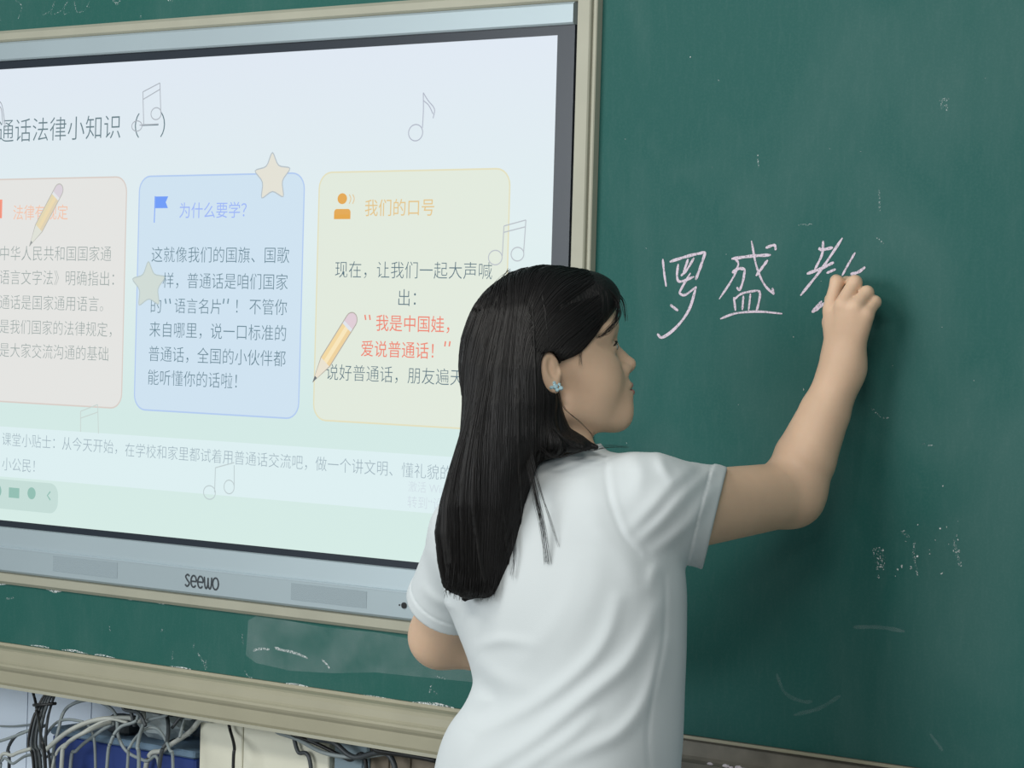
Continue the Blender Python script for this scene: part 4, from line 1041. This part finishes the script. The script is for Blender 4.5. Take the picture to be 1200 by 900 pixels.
wisp([(660,316,3.46),(690,322,3.46),(712,334,3.46),(727,350,3.46),(733,372,3.46)], 8, 2.0, 0.0003)
Vs, Fs = tube_np(np.array(W), np.array(WR), 4)
npobj('hair_wisps', Vs, Fs, 'strand', hair_o)['kind'] = 'stuff'

# chalk in her hand
ck = MB(); a = Py(983, 326, -0.0035); b = Py(977, 350, -0.040)
ck.tube([a, a+(b-a)*0.08, b], [0.0035, 0.0048, 0.0048], 12); o = ck.build('chalk_stick', 'chalk_solid', None, False)
tag(o, 'short pinkish white chalk stick held in the writing hand', 'chalk')

# ------------------------------------------------------------------ things below the rail, left
cab = empty('cabinet', tuple(Py(308, 960, -0.03)*A(1, 1, 0)))
tag(cab, 'cream two-door cabinet under the rail, right of the blue box', 'cabinet')
xa, xm, xb = X(233, 880, 0.02), X(284, 880, 0.02), X(386, 880, 0.02); zt_ = 0.813
MB().box((xa, 0.035, 0.0), (xb, 0.149, zt_), 0.003).build('body', 'cream', cab)
for x0, x1 in ((xa+0.001, xm-0.0012), (xm+0.0012, xb-0.001)):
    d = MB().box((x0, 0.020, 0.05), (x1, 0.0345, zt_-0.002), 0.002).build('door', 'cream', cab)
    MB().box((((x1-0.02) if x0 < xm-0.05 and x1 < xm else x0+0.012), 0.011, 0.50), (((x1-0.012) if x0 < xm-0.05 and x1 < xm else x0+0.02), 0.0198, 0.60), 0.001).build('handle', 'steel', d)
settle(cab)
bx = empty('storage_box', tuple(Py(145, 960, -0.03)*A(1, 1, 0)))
tag(bx, 'dark blue box with a grey-blue lid beneath the tangled cables', 'box')
xa, xb = X(61, 870, 0.025), X(231, 870, 0.025)-0.003; zb0 = Z(140, 866, 0.02)
MB().box((xa, 0.024, 0.0), (xb, 0.147, zb0-0.014), 0.004).build('body', 'blue', bx)
MB().box((xa-0.002, 0.020, zb0-0.0138), (xb+0.0015, 0.149, zb0), 0.003).build('lid', 'blue_rim', bx)
settle(bx)
zl_ = zb0
def crumple(name, u, v, y, rx, ry, rz, m, seed):
    r = np.random.default_rng(seed); c = Py(u, v, y); nu, nv = 14, 9; vs = []
    for j in range(nv+1):
        for i in range(nu):
            th = math.pi*j/nv; ph = 2*math.pi*i/nu; k = 0.75+0.4*r.random()
            z_ = max(c[2]+rz*k*math.cos(th), zl_+0.0003); vs.append((c[0]+rx*k*math.sin(th)*math.cos(ph), c[1]+ry*k*math.sin(th)*math.sin(ph), z_))
    fs = [(j*nu+i, (j+1)*nu+i, (j+1)*nu+(i+1) % nu, j*nu+(i+1) % nu) for j in range(nv) for i in range(nu)]
    return obj(name, vs, fs, m)
tag(crumple('plastic_bag', 196, 844, 0.085, 0.062, 0.045, 0.040, 'plastic_bag', 3), 'crumpled pale plastic bag lying on the blue box', 'bag')
c = Py(143, 843, 0.06)
pw = empty('power_adapter', (c[0], c[1], zl_)); tag(pw, 'small dark power adapter on the blue box among cables', 'adapter')
MB().box((c[0]-0.028, 0.045, zl_+0.0005), (c[0]+0.028, 0.085, zl_+0.036), 0.006).build('housing', 'cable_dark', pw)
MB().tube([(c[0]-0.034, 0.065, zl_+0.018), (c[0]-0.0285, 0.065, zl_+0.018)], 0.005, 8).build('strain_relief', 'cable_black', pw); settle(pw)
xa, xb = X(387, 880, 0.02)+0.002, X(430, 880, 0.02); zs_ = Z(408, 846, 0.03)
eb = empty('equipment_box', ((xa+xb)/2, 0.0, 0.0)); tag(eb, 'narrow grey-blue metal box between cream cabinet and brown carton', 'box')
MB().box((xa+0.001, 0.025, 0.0), (xb-0.001, 0.149, min(zs_, 0.81)), 0.004).build('housing', 'steel', eb)
MB().box((xa+0.012, 0.0215, 0.30), (xb-0.012, 0.0248, min(zs_, 0.81)-0.03), 0.001).build('front_plate', 'steel', eb); settle(eb)
xa, xb = X(431, 880, 0.02), X(508, 880, 0.02); zc_ = Z(470, 868, 0.03)
cb2 = empty('carton', ((xa+xb)/2, 0.0, 0.0)); tag(cb2, 'worn brown carton behind the person, below the rail', 'carton')
MB().box((xa+0.001, 0.03, 0.0), (xb, 0.149, zc_), 0.003).build('body', 'card', cb2)
for i, (a, b) in enumerate(((0.001, 0.30), (0.31, 0.63), (0.64, 1.0))):
    MB().box((xa+(xb-xa)*a+0.001, 0.0265, 0.02), (xa+(xb-xa)*b-0.002, 0.0296, zc_-0.01+0.004*i), 0.001).build('flap', 'card', cb2)
settle(cb2)
p = Py(514, 888, 0.03); t_ = MB().box((xb+0.002, 0.03, 0.0), (xb+0.018, 0.14, p[2]+0.016), 0.003).build('folder', 'teal')
t_.location = (0, 0, 0); tag(t_, 'thin teal folder standing beside the carton, left of the shirt', 'folder')
# cables
NCAB = [0]
def cable(pts, r, m, label, off, sc, y=-0.05, wob=0.03, group=None, tape=None, fall=True):
    u = [(off[0]+a/sc, off[1]+b/sc) for a, b in pts]; n = len(u); ph = rng.random()*6
    NCAB[0] += 1; i_ = NCAB[0]
    y0 = 0.150 if y > 0.03 else (-0.126 if y < -0.12 else 0.010-0.0096*((i_*3) % 10))
    w3 = [Py(a, b, y0) for a, b in u]
    if off[0] > 0: y0 = (0.010, 0.0015, -0.007, -0.0155, -0.024)[i_ % 5]
    yb = -0.018+0.004*((i_*7) % 8); w3 = []; hi_ = []
    for a, b in u:                          # cables come up behind the rail
        q = Py(a, b, y0); hi_.append(q[2] > 0.796 and y < 0.03)
        if q[2] > 0.770 and y0 < yb: q = Py(a, b, y0+(yb-y0)*min(1, (q[2]-0.770)/0.03))
        q[2] = min(q[2], 0.809); w3.append(q)
    if hi_[0]: w3 = [A(w3[0][0]-0.001, w3[0][1], 0.8225)]+w3
    if hi_[-1]: w3 = w3+[A(w3[-1][0]+0.001, w3[-1][1], 0.8225)]
    if fall and u[-1][1] > 893: w3 += [w3[-1]+A(0.006, 0, -0.25), A(w3[-1][0]+0.012, y0, 0.008)]
    if fall and u[0][1] > 893: w3 = [A(w3[0][0]-0.012, y0, 0.008), w3[0]+A(-0.006, 0, -0.25)]+w3
    mb = MB(); mb.tube(spline(w3, 90), r*0.82, 8)
    root = mb.build('cable', m, None, True); tag(root, label, 'cable', group)
    return root
C7 = dict(off=(0, 660), sc=3.75); C8 = dict(off=(240, 680), sc=3.333)
cable([(230,890),(255,740),(290,640),(380,595),(460,620),(510,670),(520,760),(560,830),(640,870),(700,900)], 0.0040, 'cable_grey', 'grey cable in a tall arch over the blue box', **C7)
cable([(190,830),(300,740),(420,690),(560,680),(625,692)], 0.0058, 'cable_pale', 'thick pale cable sweeping right along the top of the box', **C7, y=-0.07)
cable([(270,900),(290,800),(380,740),(485,700)], 0.0050, 'cable_pale', 'pale cable dropping over the left front of the blue box', **C7, y=-0.085)
cable([(310,900),(340,820),(440,740),(500,705)], 0.0044, 'cable_grey', 'grey cable curving down the blue box beside the pale one', **C7, y=-0.09)
cable([(470,900),(490,780),(530,720),(600,690)], 0.0040, 'cable_grey', 'grey cable hanging down the middle of the blue box', **C7, y=-0.085)
cable([(610,900),(605,800),(640,700),(730,615)], 0.0044, 'cable_grey', 'grey cable from the rail down the right of the blue box', **C7, y=-0.08)
cable([(545,575),(570,640),(592,718)], 0.0042, 'cable_dark', 'short dark cable hanging steeply from the rail, left of its pair', **C7, y=-0.04)
cable([(548,585),(610,660),(640,715)], 0.0040, 'cable_dark', 'short dark cable slanting right from the rail to the box', **C7, y=-0.05)
cable([(700,900),(735,780),(735,680),(700,640)], 0.0046, 'cable_dark', 'dark hooked cable over the right end of the blue box', **C7, y=-0.075)
cable([(640,905),(720,820),(830,745),(880,690),(920,640)], 0.0060, 'cable_pale', 'thick pale cable slanting up to the rail by the cream cabinet', **C7, y=-0.095)
cable([(755,725),(800,650),(840,622)], 0.0036, 'cable_dark', 'thin dark cable near the plastic bag, by the cabinet edge', **C7, y=-0.05)
cable([(790,765),(812,690),(842,628)], 0.0036, 'cable_grey', 'thin grey cable beside the plastic bag, nearest the cabinet', **C7, y=-0.06)
cable([(148,515),(158,620),(180,760),(200,905)], 0.0036, 'cable_black', 'thin black cable running down across the cable bundle', **C7, y=-0.13, wob=0.01)
cable([(40,900),(35,820),(70,760),(130,735),(205,712)], 0.0040, 'cable_dark', 'dark looped cable left of the bundle, in front of white tile', **C7, y=-0.06)
cable([(-10,785),(60,762),(145,728)], 0.0036, 'cable_grey', 'grey cable leaving the frame at left, middle one', **C7, y=-0.03)
cable([(-10,900),(60,842),(135,815)], 0.0044, 'cable_pale', 'pale cable at the lower left edge, leading to the bundle', **C7, y=-0.05)
cable([(-10,715),(60,716),(140,708)], 0.0022, 'cable_grey', 'thin grey cable running level across the white tiles', **C7, y=0.045, wob=0.0)
cable([(1008,640),(1006,680),(1012,735),(1030,810),(1025,905)], 0.0036, 'cable_black', 'short black cable hanging in front of the cream cabinet', **C7, y=-0.065, wob=0.01)
cable([(285,535),(360,620),(470,675),(600,690),(760,655),(840,632)], 0.0048, 'cable_grey', 'grey cable sagging in a long curve behind the person', **C8, y=-0.085, wob=0.01)
cable([(322,540),(345,610),(365,670),(415,740)], 0.0046, 'cable_dark', 'dark cable with frayed look on the cream cabinet front', **C8, y=-0.07, wob=0.01)
cable([(345,550),(440,640),(560,700),(630,725)], 0.0044, 'cable_black', 'black cable slanting from cream cabinet across the metal box', **C8, y=-0.06, wob=0.01)
cable([(415,560),(500,620),(580,690),(740,722)], 0.0060, 'cable_dark', 'thick dark cable slanting over metal box towards carton', **C8, y=-0.05, wob=0.01)
cable([(670,610),(760,635),(860,640),(900,655)], 0.0060, 'cable_black', 'black cable close under the rail, left of the shirt', **C8, y=-0.05, wob=0.01)
bd = empty('cable_bundle', tuple(Py(48, 880, -0.05)*A(1, 1, 0))); tag(bd, 'thick hanging bundle of dark cables at left under the rail', 'cable bundle')
for k in range(11):
    du = rng.uniform(-24, 24); dy = rng.uniform(-0.02, 0.02)
    pts = [(232+du*0.9, 520), (205+du*1.2, 600), (172+du*1.6, 690), (158+du*1.9, 800), (180+du*1.8, 900), (200+du*2, 1500)]
    yy = (-0.010, -0.018, -0.036, -0.044, -0.044, -0.044)
    q = [Py(a/3.75, 660+b/3.75, yy[j]+dy*0.5) for j, (a, b) in enumerate(pts)]; q.append(A(q[-1][0], -0.044+dy*0.5, 0.02))
    q[0][2] = 0.8225
    q = [c for c in q if c[2] > 0.015]
    MB().tube(spline(q, 60), 0.0029, 6).build('strand', ('cable_dark', 'cable_grey', 'cable_black', 'cable_dark')[k % 4], bd, True)
q = [Py(196/3.75, 660+620/3.75, -0.022)+A(0.026*math.cos(t), 0.014*math.sin(t), 0.004*math.cos(t)) for t in np.linspace(0, 2*math.pi, 20)]
MB().tube(q, 0.003, 6).build('tie', 'cable_black', bd, True)
settle(bd)
cable([(150,900),(190,780),(250,700),(330,690),(400,730),(420,900)], 0.0034, 'cable_grey', 'thin grey cable in a low wide loop over the left half of the box', **C7, y=-0.06)
cable([(230,900),(330,770),(470,690),(560,700)], 0.0036, 'cable_pale', 'thin pale cable fanning out leftmost across the blue front', **C7, y=-0.08)
cable([(560,900),(575,800),(640,730),(700,735),(745,820),(760,900)], 0.0034, 'cable_grey', 'thin grey cable looping over the right half of the box', **C7, y=-0.07)
cable([(600,580),(640,640),(700,660),(760,625)], 0.0034, 'cable_dark', 'thin dark cable sagging just beneath the rail above the bag', **C7, y=-0.05)
cable([(0,905),(60,880),(120,845),(200,850),(240,900)], 0.0034, 'cable_grey', 'thin grey cable crossing the foot of the cable bundle', **C7, y=-0.05)
# chalk crumbs on the dark mottled rail
for i, (u, du, r) in enumerate(((832, 885, 0.004), (851, 888, 0.0045), (857, 890, 0.003), (866, 890, 0.005), (872, 892, 0.0035), (884, 895, 0.004))):
    c = Py(u, du, -0.042); c[2] = zr-0.0345+r*0.6
    bm = MB(); vs = []; n = 8
    for j in range(5):
        for k in range(n):
            th = math.pi*(j+0.5)/5; ph = 2*math.pi*k/n; rr = r*rng.uniform(0.75, 1.1)
            vs.append((c[0]+1.5*rr*math.sin(th)*math.cos(ph), c[1]+rr*math.sin(th)*math.sin(ph), c[2]+0.7*rr*math.cos(th)))
    fs = [(j*n+k, (j+1)*n+k, (j+1)*n+(k+1) % n, j*n+(k+1) % n) for j in range(4) for k in range(n)]+[tuple(range(n)), tuple(range(5*n-1, 4*n-1, -1))]
    o = bm.add(vs, fs).build('chalk_crumb', 'chalk_solid')
    tag(o, 'tiny white chalk crumb on the dull grey rail', 'chalk crumb', 'chalk crumbs on the worn rail')
